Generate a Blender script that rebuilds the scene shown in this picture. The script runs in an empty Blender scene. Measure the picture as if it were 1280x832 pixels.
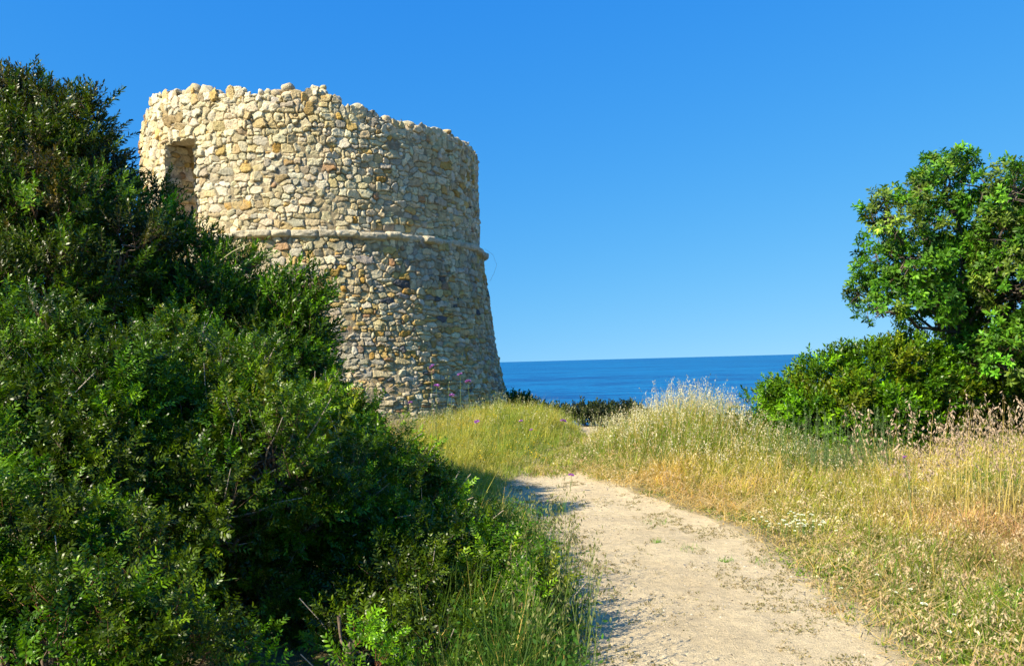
import bpy, math, random
import numpy as np
from mathutils import Vector, Matrix

rng = np.random.default_rng(7)
random.seed(7)
R = math.radians
sc = bpy.context.scene
C = sc.collection

# ------------------------------------------------------------------ camera
FPX = 1000.0                       # focal length in pixels of the 1280 px frame
PITCH, ROLL = math.atan(36/FPX), math.atan(11/413)
f0 = Vector((0, math.cos(PITCH), math.sin(PITCH)))
r0 = Vector((1, 0, 0)); u0 = r0.cross(f0)
RGT = r0*math.cos(ROLL) - u0*math.sin(ROLL)
UPV = r0*math.sin(ROLL) + u0*math.cos(ROLL)
EYE = Vector((0, 0, 1.6))
cam_d = bpy.data.cameras.new('camera')
cam_d.sensor_width = 36; cam_d.lens = 36*FPX/1280
cam_d.clip_start = 0.05; cam_d.clip_end = 120000
cam = bpy.data.objects.new('camera', cam_d); C.objects.link(cam)
M = Matrix((RGT, UPV, -f0)).transposed().to_4x4(); M.translation = EYE
cam.matrix_world = M
sc.camera = cam

def at(px, py, d):
    """world point seen at pixel (px,py) of the 1280x832 photograph, at depth d metres along +Y"""
    v = f0*FPX + RGT*(px-640) + UPV*(416-py)
    return EYE + v*(d/v.y)

# ------------------------------------------------------------------ light
SUN_AZ, SUN_EL = R(-143), R(39)
sd = Vector((math.cos(SUN_AZ)*math.cos(SUN_EL), math.sin(SUN_AZ)*math.cos(SUN_EL), math.sin(SUN_EL)))
w = bpy.data.worlds.new('World'); sc.world = w; w.use_nodes = True
nt = w.node_tree; nt.nodes.clear()
sky = nt.nodes.new('ShaderNodeTexSky'); sky.sky_type = 'NISHITA'; sky.sun_disc = False
sky.sun_elevation = SUN_EL; sky.sun_rotation = math.atan2(sd.x, sd.y) % (2*math.pi)
sky.air_density = 1.0; sky.dust_density = 0.0; sky.ozone_density = 3.0; sky.altitude = 0
EXPO = 1.0
tcw = nt.nodes.new('ShaderNodeTexCoord'); mpw = nt.nodes.new('ShaderNodeMapping')   # clear air: look a little above the hazy horizon band
mpw.inputs['Scale'].default_value = (1, 1, .75); mpw.inputs['Location'].default_value = (0, 0, .16)
nt.links.new(tcw.outputs['Generated'], mpw.inputs[0]); nt.links.new(mpw.outputs[0], sky.inputs[0])
sep = nt.nodes.new('ShaderNodeSeparateColor'); com = nt.nodes.new('ShaderNodeCombineColor'); nt.links.new(sky.outputs[0], sep.inputs[0])
for ch, (g_, k_) in enumerate(((1.95, 1.80), (.85, .99), (.24, 1.04))):
    a_ = nt.nodes.new('ShaderNodeMath'); a_.operation = 'MULTIPLY'; a_.inputs[1].default_value = .12*2**.15
    p_ = nt.nodes.new('ShaderNodeMath'); p_.operation = 'POWER'; p_.inputs[1].default_value = g_
    q_ = nt.nodes.new('ShaderNodeMath'); q_.operation = 'MULTIPLY'; q_.inputs[1].default_value = k_/2**EXPO/.12
    nt.links.new(sep.outputs[ch], a_.inputs[0]); nt.links.new(a_.outputs[0], p_.inputs[0]); nt.links.new(p_.outputs[0], q_.inputs[0]); nt.links.new(q_.outputs[0], com.inputs[ch])
bg = nt.nodes.new('ShaderNodeBackground'); bg.inputs['Strength'].default_value = 0.12
wo = nt.nodes.new('ShaderNodeOutputWorld')
nt.links.new(com.outputs[0], bg.inputs[0]); nt.links.new(bg.outputs[0], wo.inputs[0])
sl = bpy.data.lights.new('sun', 'SUN'); sl.energy = 5.0; sl.angle = R(0.5); sl.color = (1, 0.90, 0.70)
so = bpy.data.objects.new('sun', sl); C.objects.link(so)
so.rotation_euler = sd.to_track_quat('Z', 'Y').to_euler(); so.location = (-10, -10, 20)
sc.view_settings.view_transform = 'Standard'; sc.view_settings.look = 'None'
sc.view_settings.exposure = EXPO; sc.view_settings.gamma = 1; sc.view_settings.use_curve_mapping = False
sc.cycles.max_bounces = 6; sc.cycles.diffuse_bounces = 2; sc.cycles.glossy_bounces = 2
sc.cycles.transmission_bounces = 3; sc.cycles.caustics_reflective = False; sc.cycles.caustics_refractive = False
sc.cycles.use_adaptive_sampling = True; sc.cycles.adaptive_threshold = 0.02

# ------------------------------------------------------------------ helpers
def sstep(a, b, x):
    t = np.clip((x-a)/(b-a), 0, 1); return t*t*(3-2*t)

def hash2(ix, iy, s=0):
    h = (ix.astype(np.int64)*374761393 + iy.astype(np.int64)*668265263 + s*974711) & 0x7fffffff
    h = ((h ^ (h >> 13))*1274126177) & 0x7fffffff
    h = (h ^ (h >> 16)) & 0xffff
    return h/65535.0

def vnoise(x, y, s=0):
    ix, iy = np.floor(x), np.floor(y); fx, fy = x-ix, y-iy
    fx = fx*fx*(3-2*fx); fy = fy*fy*(3-2*fy)
    a, b = hash2(ix, iy, s), hash2(ix+1, iy, s); c, d = hash2(ix, iy+1, s), hash2(ix+1, iy+1, s)
    return (a*(1-fx)+b*fx)*(1-fy) + (c*(1-fx)+d*fx)*fy

def fbm(x, y, o=4, s=0):
    r, a, t = 0, 1.0, 0
    for i in range(o):
        r = r + a*vnoise(x*2**i, y*2**i, s+i*17); t += a; a *= 0.5
    return r/t

def put(o, parent=None):
    C.objects.link(o)
    if parent is not None: o.parent = parent
    return o

def mesh_np(name, V, F, mat, parent=None, col=None, smooth=False):
    """V (n,3), F (m,k) int with one face size, col (n,3)"""
    me = bpy.data.meshes.new(name)
    V = np.ascontiguousarray(V, np.float32); F = np.ascontiguousarray(F, np.int32)
    me.vertices.add(len(V)); me.vertices.foreach_set('co', V.ravel())
    k = F.shape[1]
    me.loops.add(F.size); me.loops.foreach_set('vertex_index', F.ravel())
    me.polygons.add(len(F)); me.polygons.foreach_set('loop_start', np.arange(0, F.size, k, dtype=np.int32))
    if smooth: me.polygons.foreach_set('use_smooth', np.ones(len(F), bool))
    if col is not None:
        a = me.color_attributes.new('col', 'FLOAT_COLOR', 'POINT')
        cc = np.ones((len(V), 4), np.float32); cc[:, :3] = col
        a.data.foreach_set('color', cc.ravel())
    me.update(calc_edges=True)
    me.materials.append(mat)
    return put(bpy.data.objects.new(name, me), parent)

def tag(o, label=None, cat=None, group=None, kind=None):
    if label: o['label'] = label
    if cat: o['category'] = cat
    if group: o['group'] = group
    if kind: o['kind'] = kind
    return o

def empty(name, loc=(0, 0, 0)):
    o = bpy.data.objects.new(name, None); C.objects.link(o); o.location = loc; o.empty_display_size = .2
    return o

class Acc:
    def __init__(s): s.v = []; s.f = []; s.c = []; s.n = 0
    def add(s, V, F, col):
        V = np.asarray(V, float).reshape(-1, 3); F = np.asarray(F)
        s.v.append(V); s.f.append(F+s.n)
        s.c.append(np.broadcast_to(np.asarray(col, float), V.shape)); s.n += len(V)
    def build(s, name, mat, parent=None, smooth=False):
        if not s.v: return None
        V = np.concatenate(s.v)
        if parent is not None: V = V - np.array(parent.location)
        return mesh_np(name, V, np.concatenate(s.f), mat, parent, np.concatenate(s.c), smooth)

def tube(acc, pts, rad, col, n=6):
    """tapered tube through pts (k,3) with radii rad, triangles"""
    P = np.asarray(pts, float); k = len(P); rad = np.broadcast_to(np.asarray(rad, float), (k,))
    T = np.gradient(P, axis=0); T /= np.linalg.norm(T, axis=1)[:, None]+1e-9
    ref = np.array([.31, .87, .38]); A = np.cross(T, ref); A /= np.linalg.norm(A, axis=1)[:, None]+1e-9
    B = np.cross(T, A); th = np.arange(n)/n*2*np.pi
    V = P[:, None]+rad[:, None, None]*(A[:, None]*np.cos(th)[None, :, None]+B[:, None]*np.sin(th)[None, :, None])
    F = []
    for i in range(k-1):
        for j in range(n):
            a, b = i*n+j, i*n+(j+1) % n
            F += [(a, b, b+n), (a, b+n, a+n)]
    acc.add(V.reshape(-1, 3), F, col)

def curve_pts(a, b, sag=(0, 0, 0), n=8, wob=0.0):
    a, b, sag = np.array(a, float), np.array(b, float), np.array(sag, float)
    t = np.linspace(0, 1, n)[:, None]
    P = a*(1-t)+b*t+sag*4*t*(1-t)
    if wob: P[1:-1] += rng.normal(0, wob, (n-2, 3))
    return P

# ------------------------------------------------------------------ materials
def nodes(name):
    m = bpy.data.materials.new(name); m.use_nodes = True
    n = m.node_tree; n.nodes.clear(); return m, n
def N(n, t, **kw):
    x = n.nodes.new(t)
    for k, v in kw.items(): setattr(x, k, v)
    return x
def leafy(name, rough=.45, trans=.3, spec=.5, gain=1.0):
    m, n = nodes(name); L = n.links.new
    at_ = N(n, 'ShaderNodeAttribute', attribute_name='col')
    pb = N(n, 'ShaderNodeBsdfPrincipled'); pb.inputs['Roughness'].default_value = rough
    pb.inputs['Specular IOR Level'].default_value = spec
    L(at_.outputs['Color'], pb.inputs['Base Color'])
    tr = N(n, 'ShaderNodeBsdfTranslucent')
    mul = N(n, 'ShaderNodeMix', data_type='RGBA', blend_type='MULTIPLY'); mul.inputs[0].default_value = 1
    mul.inputs[7].default_value = (1.25, 1.35, .5, 1)
    L(at_.outputs['Color'], mul.inputs[6]); L(mul.outputs[2], tr.inputs['Color'])
    mx = N(n, 'ShaderNodeMixShader'); mx.inputs[0].default_value = trans
    L(pb.outputs[0], mx.inputs[1]); L(tr.outputs[0], mx.inputs[2])
    o = N(n, 'ShaderNodeOutputMaterial'); L(mx.outputs[0], o.inputs[0])
    return m
M_leaf = leafy('glossy leaf', .36, .24, .26)
M_leaf2 = leafy('tree leaf', .48, .28, .3)
M_grass = leafy('grass blade', .6, .35, .25)
M_petal = leafy('petal', .6, .3, .2)

def bark():
    m, n = nodes('bark'); L = n.links.new
    at_ = N(n, 'ShaderNodeAttribute', attribute_name='col')
    tc = N(n, 'ShaderNodeTexCoord'); ns = N(n, 'ShaderNodeTexNoise'); ns.inputs['Scale'].default_value = 40; ns.inputs['Detail'].default_value = 6
    L(tc.outputs['Object'], ns.inputs['Vector'])
    mr = N(n, 'ShaderNodeMapRange'); mr.inputs[3].default_value = .45; mr.inputs[4].default_value = 1.4; L(ns.outputs[0], mr.inputs[0])
    vm = N(n, 'ShaderNodeVectorMath', operation='SCALE'); L(at_.outputs['Color'], vm.inputs[0]); L(mr.outputs[0], vm.inputs['Scale'])
    pb = N(n, 'ShaderNodeBsdfPrincipled'); pb.inputs['Roughness'].default_value = .85; L(vm.outputs[0], pb.inputs['Base Color'])
    bp = N(n, 'ShaderNodeBump'); bp.inputs['Strength'].default_value = .6; bp.inputs['Distance'].default_value = .01; L(ns.outputs[0], bp.inputs['Height']); L(bp.outputs[0], pb.inputs['Normal'])
    o = N(n, 'ShaderNodeOutputMaterial'); L(pb.outputs[0], o.inputs[0]); return m
M_bark = bark()

def stone_mat():
    m, n = nodes('rubble limestone'); L = n.links.new
    at_ = N(n, 'ShaderNodeAttribute', attribute_name='col')
    tc = N(n, 'ShaderNodeTexCoord')
    a = N(n, 'ShaderNodeTexNoise'); a.inputs['Scale'].default_value = 9; a.inputs['Detail'].default_value = 8; a.inputs['Roughness'].default_value = .65
    b = N(n, 'ShaderNodeTexNoise'); b.inputs['Scale'].default_value = 38; b.inputs['Detail'].default_value = 6; b.inputs['Roughness'].default_value = .7
    c = N(n, 'ShaderNodeTexVoronoi'); c.inputs['Scale'].default_value = 55
    for x in (a, b, c): L(tc.outputs['Object'], x.inputs['Vector'])
    mr = N(n, 'ShaderNodeMapRange'); mr.inputs[1].default_value = .3; mr.inputs[2].default_value = .7; mr.inputs[3].default_value = .68; mr.inputs[4].default_value = 1.22; L(a.outputs[0], mr.inputs[0])
    mr2 = N(n, 'ShaderNodeMapRange'); mr2.inputs[1].default_value = .3; mr2.inputs[2].default_value = .7; mr2.inputs[3].default_value = .8; mr2.inputs[4].default_value = 1.15; L(b.outputs[0], mr2.inputs[0])
    mm = N(n, 'ShaderNodeMath', operation='MULTIPLY'); L(mr.outputs[0], mm.inputs[0]); L(mr2.outputs[0], mm.inputs[1])
    vm = N(n, 'ShaderNodeVectorMath', operation='SCALE'); L(at_.outputs['Color'], vm.inputs[0]); L(mm.outputs[0], vm.inputs['Scale'])
    pb = N(n, 'ShaderNodeBsdfPrincipled'); pb.inputs['Roughness'].default_value = .92; pb.inputs['Specular IOR Level'].default_value = .2
    L(vm.outputs[0], pb.inputs['Base Color'])
    ad = N(n, 'ShaderNodeMath', operation='MULTIPLY_ADD'); ad.inputs[1].default_value = .35; L(c.outputs['Distance'], ad.inputs[0]); L(b.outputs[0], ad.inputs[2])
    bp = N(n, 'ShaderNodeBump'); bp.inputs['Strength'].default_value = .9; bp.inputs['Distance'].default_value = .03; L(ad.outputs[0], bp.inputs['Height']); L(bp.outputs[0], pb.inputs['Normal'])
    o = N(n, 'ShaderNodeOutputMaterial'); L(pb.outputs[0], o.inputs[0]); return m
M_stone = stone_mat()

def sand_mat(name, use_attr):
    m, n = nodes(name); L = n.links.new
    tc = N(n, 'ShaderNodeTexCoord')
    def noise(s, d=6, r=.6):
        x = N(n, 'ShaderNodeTexNoise'); x.inputs['Scale'].default_value = s; x.inputs['Detail'].default_value = d; x.inputs['Roughness'].default_value = r
        L(tc.outputs['Object'], x.inputs['Vector']); return x
    a, b, c = noise(1.3), noise(14), noise(120, 3)
    cr = N(n, 'ShaderNodeValToRGB'); e = cr.color_ramp.elements
    e[0].position = .28; e[0].color = (.52, .41, .245, 1); e[1].position = .70; e[1].color = (.68, .55, .335, 1); L(a.outputs[0], cr.inputs[0])
    vo = N(n, 'ShaderNodeTexVoronoi'); vo.inputs['Scale'].default_value = 70; L(tc.outputs['Object'], vo.inputs['Vector'])
    mr = N(n, 'ShaderNodeMapRange'); mr.inputs[1].default_value = .3; mr.inputs[2].default_value = .7; mr.inputs[3].default_value = .86; mr.inputs[4].default_value = 1.12; L(b.outputs[0], mr.inputs[0])
    mr2 = N(n, 'ShaderNodeMapRange'); mr2.inputs[1].default_value = .25; mr2.inputs[2].default_value = .75; mr2.inputs[3].default_value = .62; mr2.inputs[4].default_value = 1.32; L(c.outputs[0], mr2.inputs[0])
    mm0 = N(n, 'ShaderNodeMath', operation='MULTIPLY'); L(mr.outputs[0], mm0.inputs[0]); L(mr2.outputs[0], mm0.inputs[1])
    # dark and pale grit grains, denser in patches
    vg = N(n, 'ShaderNodeTexVoronoi'); vg.inputs['Scale'].default_value = 42; L(tc.outputs['Object'], vg.inputs['Vector'])
    sp = N(n, 'ShaderNodeSeparateColor'); L(vg.outputs['Color'], sp.inputs[0])
    sr = N(n, 'ShaderNodeMapRange'); sr.inputs[1].default_value = .16; sr.inputs[2].default_value = .30; L(vg.outputs['Distance'], sr.inputs[0])
    gr = N(n, 'ShaderNodeMapRange'); gr.inputs[1].default_value = .60; gr.inputs[2].default_value = .62; gr.inputs[3].default_value = 1; gr.inputs[4].default_value = 0; L(sp.outputs[0], gr.inputs[0])
    mxx = N(n, 'ShaderNodeMath', operation='MAXIMUM'); L(sr.outputs[0], mxx.inputs[0]); L(gr.outputs[0], mxx.inputs[1])
    gd = N(n, 'ShaderNodeMapRange'); gd.inputs[3].default_value = .7; gd.inputs[4].default_value = 1; L(mxx.outputs[0], gd.inputs[0])
    mm = N(n, 'ShaderNodeMath', operation='MULTIPLY'); L(mm0.outputs[0], mm.inputs[0]); L(gd.outputs[0], mm.inputs[1])
    vm = N(n, 'ShaderNodeVectorMath', operation='SCALE'); L(cr.outputs[0], vm.inputs[0]); L(mm.outputs[0], vm.inputs['Scale'])
    pb = N(n, 'ShaderNodeBsdfPrincipled'); pb.inputs['Roughness'].default_value = .95; pb.inputs['Specular IOR Level'].default_value = .15
    if use_attr:
        at_ = N(n, 'ShaderNodeAttribute', attribute_name='col')
        d = N(n, 'ShaderNodeValToRGB'); d.color_ramp.elements[0].color = (.07, .06, .03, 1); d.color_ramp.elements[1].color = (.24, .20, .09, 1)
        L(b.outputs[0], d.inputs[0])
        mx = N(n, 'ShaderNodeMix', data_type='RGBA'); L(at_.outputs['Fac'], mx.inputs[0]); L(d.outputs[0], mx.inputs[6]); L(vm.outputs[0], mx.inputs[7])
        L(mx.outputs[2], pb.inputs['Base Color'])
    else: L(vm.outputs[0], pb.inputs['Base Color'])
    ad = N(n, 'ShaderNodeMath', operation='MULTIPLY_ADD'); ad.inputs[1].default_value = 1.6; L(b.outputs[0], ad.inputs[0]); L(c.outputs[0], ad.inputs[2])
    bp = N(n, 'ShaderNodeBump'); bp.inputs['Strength'].default_value = .9; bp.inputs['Distance'].default_value = .018; L(ad.outputs[0], bp.inputs['Height']); L(bp.outputs[0], pb.inputs['Normal'])
    o = N(n, 'ShaderNodeOutputMaterial'); L(pb.outputs[0], o.inputs[0]); return m
M_ground = sand_mat('soil and sand', True); M_path = sand_mat('trodden sand', False)

def sea_mat():
    m, n = nodes('sea water'); L = n.links.new
    tc = N(n, 'ShaderNodeTexCoord')
    def wav(sx, sy, s, d):
        mp = N(n, 'ShaderNodeMapping'); mp.inputs['Scale'].default_value = (sx, sy, 1); L(tc.outputs['Object'], mp.inputs[0])
        x = N(n, 'ShaderNodeTexNoise'); x.inputs['Scale'].default_value = s; x.inputs['Detail'].default_value = d; L(mp.outputs[0], x.inputs['Vector']); return x
    big, mid, wave = wav(.25, 1, .012, 5), wav(.3, 1, .12, 6), wav(.45, 1, .55, 6)
    cr = N(n, 'ShaderNodeValToRGB'); e = cr.color_ramp.elements
    e[0].position = .45; e[0].color = (.0003, .040, .16, 1); e[1].position = .54; e[1].color = (.002, .14, .32, 1)
    mixf = N(n, 'ShaderNodeMath', operation='MULTIPLY_ADD'); mixf.inputs[1].default_value = .28
    h0 = N(n, 'ShaderNodeMath', operation='ADD'); L(mid.outputs[0], h0.inputs[0]); L(wave.outputs[0], h0.inputs[1])
    h = N(n, 'ShaderNodeMath', operation='MULTIPLY'); h.inputs[1].default_value = .36; L(h0.outputs[0], h.inputs[0])
    L(big.outputs[0], mixf.inputs[0]); L(h.outputs[0], mixf.inputs[2]); L(mixf.outputs[0], cr.inputs[0])
    pb = N(n, 'ShaderNodeBsdfPrincipled'); pb.inputs['Roughness'].default_value = .32; pb.inputs['IOR'].default_value = 1.33
    pb.inputs['Specular IOR Level'].default_value = .25
    L(cr.outputs[0], pb.inputs['Base Color'])
    bp = N(n, 'ShaderNodeBump'); bp.inputs['Strength'].default_value = 1; bp.inputs['Distance'].default_value = .5; L(wave.outputs[0], bp.inputs['Height'])
    bp2 = N(n, 'ShaderNodeBump'); bp2.inputs['Strength'].default_value = 1; bp2.inputs['Distance'].default_value = 1.6; L(mid.outputs[0], bp2.inputs['Height']); L(bp.outputs[0], bp2.inputs['Normal'])
    L(bp2.outputs[0], pb.inputs['Normal'])
    o = N(n, 'ShaderNodeOutputMaterial'); L(pb.outputs[0], o.inputs[0]); return m
M_sea = sea_mat()

# ------------------------------------------------------------------ terrain
PATH = np.array([(-6, -.9, 1.1), (0, -.3, 1.7), (3, .28, 1.85), (4.2, .36, 1.86), (5.2, .36, 1.93), (6.4, .32, 2.0), (7.4, .22, 1.95), (8.4, .06, 1.72),
                 (9.5, -.05, 1.35), (10.4, -.02, .98), (11.3, .25, .82), (12, .48, .85), (13.5, .82, 1.05), (15, 1.18, 1.34), (16, 1.40, 1.58), (16.8, 1.44, 1.60), (18, 1.5, 1.64), (22, 1.5, 1.66)])
def path_lr(y): return np.interp(y, PATH[:, 0], PATH[:, 1]), np.interp(y, PATH[:, 0], PATH[:, 2])

# tower position from its two silhouettes in the photograph
RT = 4.2
def azim(px, py): v = at(px, py, 10); return math.atan2(v.x, v.y)
azl, azr = azim(176.5, 200), azim(597.5, 240)
azc, half = (azl+azr)/2, (azr-azl)/2
DT = RT/math.sin(half)
TX, TY = DT*math.sin(azc), DT*math.cos(azc)

def ground_h(x, y):
    x = np.asarray(x, float); y = np.asarray(y, float)
    z = .06*sstep(9, 16, y)*sstep(1.6, -1.5, x)+.34*np.exp(-((x+.1)/1.35)**2-((y-16.6)/3.2)**2)
    rt = np.hypot(x-TX, y-TY)
    z = z+.06*sstep(10, 4.5, rt)
    z = z+.36*np.exp(-((x-2.65)/1.25)**2-((y-12.3)/2.4)**2)
    z = z+.02*np.clip(x-2.2, 0, 6)*sstep(3, 7, y)*sstep(18, 13, y)+.05*np.clip(-x-.8, 0, 8)
    edge = 17.5+11*sstep(.5, -3.5, x)+1.5*vnoise(x*.2, y*.2, 5)
    d = np.clip(y-edge, 0, None)
    z = z-.26*d*d/(d+3)
    z = z+.05*(fbm(x*.9, y*.9, 3, 3)-.5)+.02*(fbm(x*5, y*5, 2, 9)-.5)
    l, r = path_lr(y); c = (l+r)/2; hw = (r-l)/2
    z = z-.035*np.exp(-((x-c)/(hw+.05))**4)*sstep(20, 15, y)
    return np.maximum(z, -13)

def axis(a, b, fine, lo, hi, coarse):
    m = np.arange(lo, hi, fine)
    l = lo-np.cumsum(np.geomspace(fine, coarse, 60)); l = l[l > a][::-1]
    h = hi+np.cumsum(np.geomspace(fine, coarse, 60)); h = h[h < b]
    return np.concatenate([[a], l, m, h, [b]])
gx = axis(-400, 400, .07, -8, 9, 30); gy = axis(-400, 130, .07, 0, 20, 20)
X, Y = np.meshgrid(gx, gy); Z = ground_h(X, Y)
def grid_faces(nr, nc):
    i = np.arange(nr*nc).reshape(nr, nc)
    return np.stack([i[:-1, :-1], i[:-1, 1:], i[1:, 1:], i[1:, :-1]], -1).reshape(-1, 4)
l, r = path_lr(Y); dd = np.maximum(l-X, X-r)+.35*(fbm(X*2.2, Y*2.2, 4, 21)-.5)
pw = sstep(.35, -.05, dd)*sstep(26, 20, Y)*np.maximum(sstep(11.9, 11.2, Y), sstep(15.6, 16.2, Y))
pw = np.maximum(pw, .75*sstep(.5, .7, fbm(X*.8, Y*.8, 3, 77)))
V = np.stack([X, Y, Z], -1).reshape(-1, 3)
tag(mesh_np('ground', V, grid_faces(len(gy), len(gx)), M_ground, None, np.repeat(pw.reshape(-1, 1), 3, 1), True), kind='structure')
# path sheet: 4 mm above the ground
py_ = np.arange(-5, 11.4, .06); t = np.linspace(0, 1, 41)
l, r = path_lr(py_)
wl = .16*(fbm(py_*2.2, py_*0+3, 4, 31)-.5); wr = .30*(fbm(py_*1.8, py_*0+9, 4, 33)-.5)
PX = (l+wl)[:, None]*(1-t)+(r+wr)[:, None]*t; PY = np.repeat(py_[:, None], 41, 1)
PZ = ground_h(PX, PY)+.006
tag(mesh_np('path', np.stack([PX, PY, PZ], -1).reshape(-1, 3), grid_faces(len(py_), 41), M_path, None, None, True), kind='structure')
# sea
SEA = -9.0
S = 90000.0
tag(mesh_np('sea', [(-S, 25, SEA), (S, 25, SEA), (S, S, SEA), (-S, S, SEA)], [(0, 1, 2, 3)], M_sea), kind='structure')

# ------------------------------------------------------------------ tower
def stone_layout(u0_, u1_, v0, v1, hmin, hmax, wmin, wmax, seed):
    g = np.random.default_rng(seed); out = []
    v = v0-.1
    while v < v1+.3:
        f = np.clip((v-v0)/(v1-v0), 0, 1)
        h = g.uniform(hmin, hmax)*(.78+.5*f*f); u = u0_-g.uniform(0, .4)
        ph = g.uniform(0, 6.28)
        while u < u1_+.3:
            wd = g.uniform(wmin, wmax)*(.5+.9*g.random()**1.5)
            k = g.random()
            cv = v+h/2+h*.22*math.sin(u*1.1+ph)+g.normal(0, h*.17)
            if k < .17:      # a pair of small stones one above the other
                out.append((u+wd*.4, cv+h*.26, wd*.8, h*.52)); out.append((u+wd*.42, cv-h*.26, wd*.75, h*.5)); u += wd*.8
            elif k < .27:    # upright stone
                out.append((u+wd*.28, cv, wd*.56, h*1.35)); u += wd*.56
            elif k < .36:    # chinking
                out.append((u+wd*.2, cv+g.normal(0, h*.2), wd*.4, h*.5)); u += wd*.38
            else:
                out.append((u+wd/2, cv, wd, h*g.uniform(.85, 1.18))); u += wd*.98
        v += h*.93
    return np.array(out)

def stone_height(U, Vv, ST, seed, depth):
    """rounded rubble relief: returns height, stone id, joint distance for flat coords U,Vv"""
    Uw = U+.052*(fbm(U*7, Vv*7, 3, seed+1)-.5)+.03*(fbm(U*20, Vv*20, 2, seed+11)-.5)
    Vw = Vv+.052*(fbm(U*7+40, Vv*7, 3, seed+2)-.5)+.03*(fbm(U*20, Vv*20+9, 2, seed+12)-.5)
    n = len(U); F1 = np.full(n, 9.); F2 = np.full(n, 9.); I = np.zeros(n, int)
    cell = .8
    key = np.floor(U/cell).astype(int)*1000+np.floor(Vv/cell).astype(int)
    order = np.argsort(key, kind='stable'); ks = key[order]
    b = np.flatnonzero(np.r_[True, ks[1:] != ks[:-1], True])
    for i in range(len(b)-1):
        idx = order[b[i]:b[i+1]]; uu, vv = Uw[idx], Vw[idx]
        m = (ST[:, 0] > uu.min()-.6) & (ST[:, 0] < uu.max()+.6) & (ST[:, 1] > vv.min()-.5) & (ST[:, 1] < vv.max()+.5)
        sub = np.flatnonzero(m)
        if len(sub) < 2: continue
        s = ST[sub]
        du = np.abs(uu[:, None]-s[:, 0])/(s[:, 2]*.5); dv = np.abs(vv[:, None]-s[:, 1])/(s[:, 3]*.5)
        d = (du**2.15+dv**2.15)**(1/2.15)
        a = np.argpartition(d, 1, axis=1)[:, :2]; da = np.take_along_axis(d, a, 1)
        sw = da[:, 0] > da[:, 1]; a[sw] = a[sw][:, ::-1]; da[sw] = da[sw][:, ::-1]
        F1[idx] = da[:, 0]; F2[idx] = da[:, 1]; I[idx] = sub[a[:, 0]]
    g = np.random.default_rng(seed+5); k = len(ST)
    off, tu, tv = g.normal(0, .012, k), g.normal(0, .15, k), g.normal(0, .13, k)
    size = np.minimum(ST[:, 2], ST[:, 3])
    E = (F2-F1)*.5*size[I]            # distance to the joint in metres
    H = depth*(1-np.exp(-(E/.012)**1.3))
    H = H+(off[I]+tu[I]*(U-ST[I, 0])+tv[I]*(Vv-ST[I, 1]))*sstep(.0, .02, E)
    H = H+.022*(fbm(U*11, Vv*11, 3, seed+7)-.5)+.012*(fbm(U*34, Vv*34, 2, seed+8)-.5)
    # joints choked with mortar here and there
    mort = depth*.66*sstep(.56, .70, fbm(U*.9, Vv*.9, 3, seed+9))
    M_ = np.maximum(H, mort+.012*(fbm(U*25, Vv*25, 2, seed+10)-.5)) if True else H
    return M_, I, E, (M_ > H+1e-6)

def stone_colors(n, seed, lower):
    g = np.random.default_rng(seed)
    pal = np.array([(.66, .57, .38), (.60, .50, .31), (.72, .64, .47), (.54, .44, .27), (.56, .39, .15), (.55, .34, .09), (.42, .38, .31), (.50, .45, .35), (.13, .13, .14), (.42, .25, .13), (.60, .48, .26)])
    p = np.array([.24, .17, .20, .11, .05, .022, .02, .06, .004, .012, .10]) if not lower else np.array([.17, .19, .07, .15, .13, .05, .05, .06, .022, .018, .10])
    c = pal[g.choice(len(pal), n, p=p/p.sum())]*g.uniform(.78, 1.2, (n, 1))*g.uniform(.96, 1.04, (n, 3))
    return c

def wall_color(U, Vv, ST, I, E, mort, seed, lower):
    c = stone_colors(len(ST), seed, lower)[I]*(.97 if lower else 1.04)*np.array([1.02, 1, .93])
    mc = np.array([.33, .265, .16])*(0.85+.3*fbm(U*6, Vv*6, 3, seed+3))[:, None]
    f = np.maximum(sstep(.010, .003, E), mort*.9)[:, None]
    c = c*(1-f)+mc*f
    # grey lichen / weathering patches, real stains
    s = (.5*sstep(.52, .74, fbm(U*1.4, Vv*1.4+5, 4, seed+4)))[:, None]
    grey = c.mean(1, keepdims=True)*np.array([1.03, .97, .82])*.88
    return c*(1-s)+grey*s

tower = tag(empty('watchtower', (TX, TY, float(ground_h(TX, TY)))), 'round ruined stone watchtower of pale rubble with a ledge and a doorway', 'tower')
base_ang = math.atan2(-TY, -TX)          # direction from tower axis to the camera
def ang_at(px, py):                      # angle on the front of the drum hit by this pixel, plus height
    v = at(px, py, 10)-EYE; a = math.atan2(v.x, v.y)
    s = DT*math.sin(a-azc); s = max(-RT*.999, min(RT*.999, s))
    dist = DT*math.cos(a-azc)-math.sqrt(RT*RT-s*s)
    return math.asin(s/RT)-(a-azc), EYE.z+dist*v.z/math.hypot(v.x, v.y)
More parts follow.
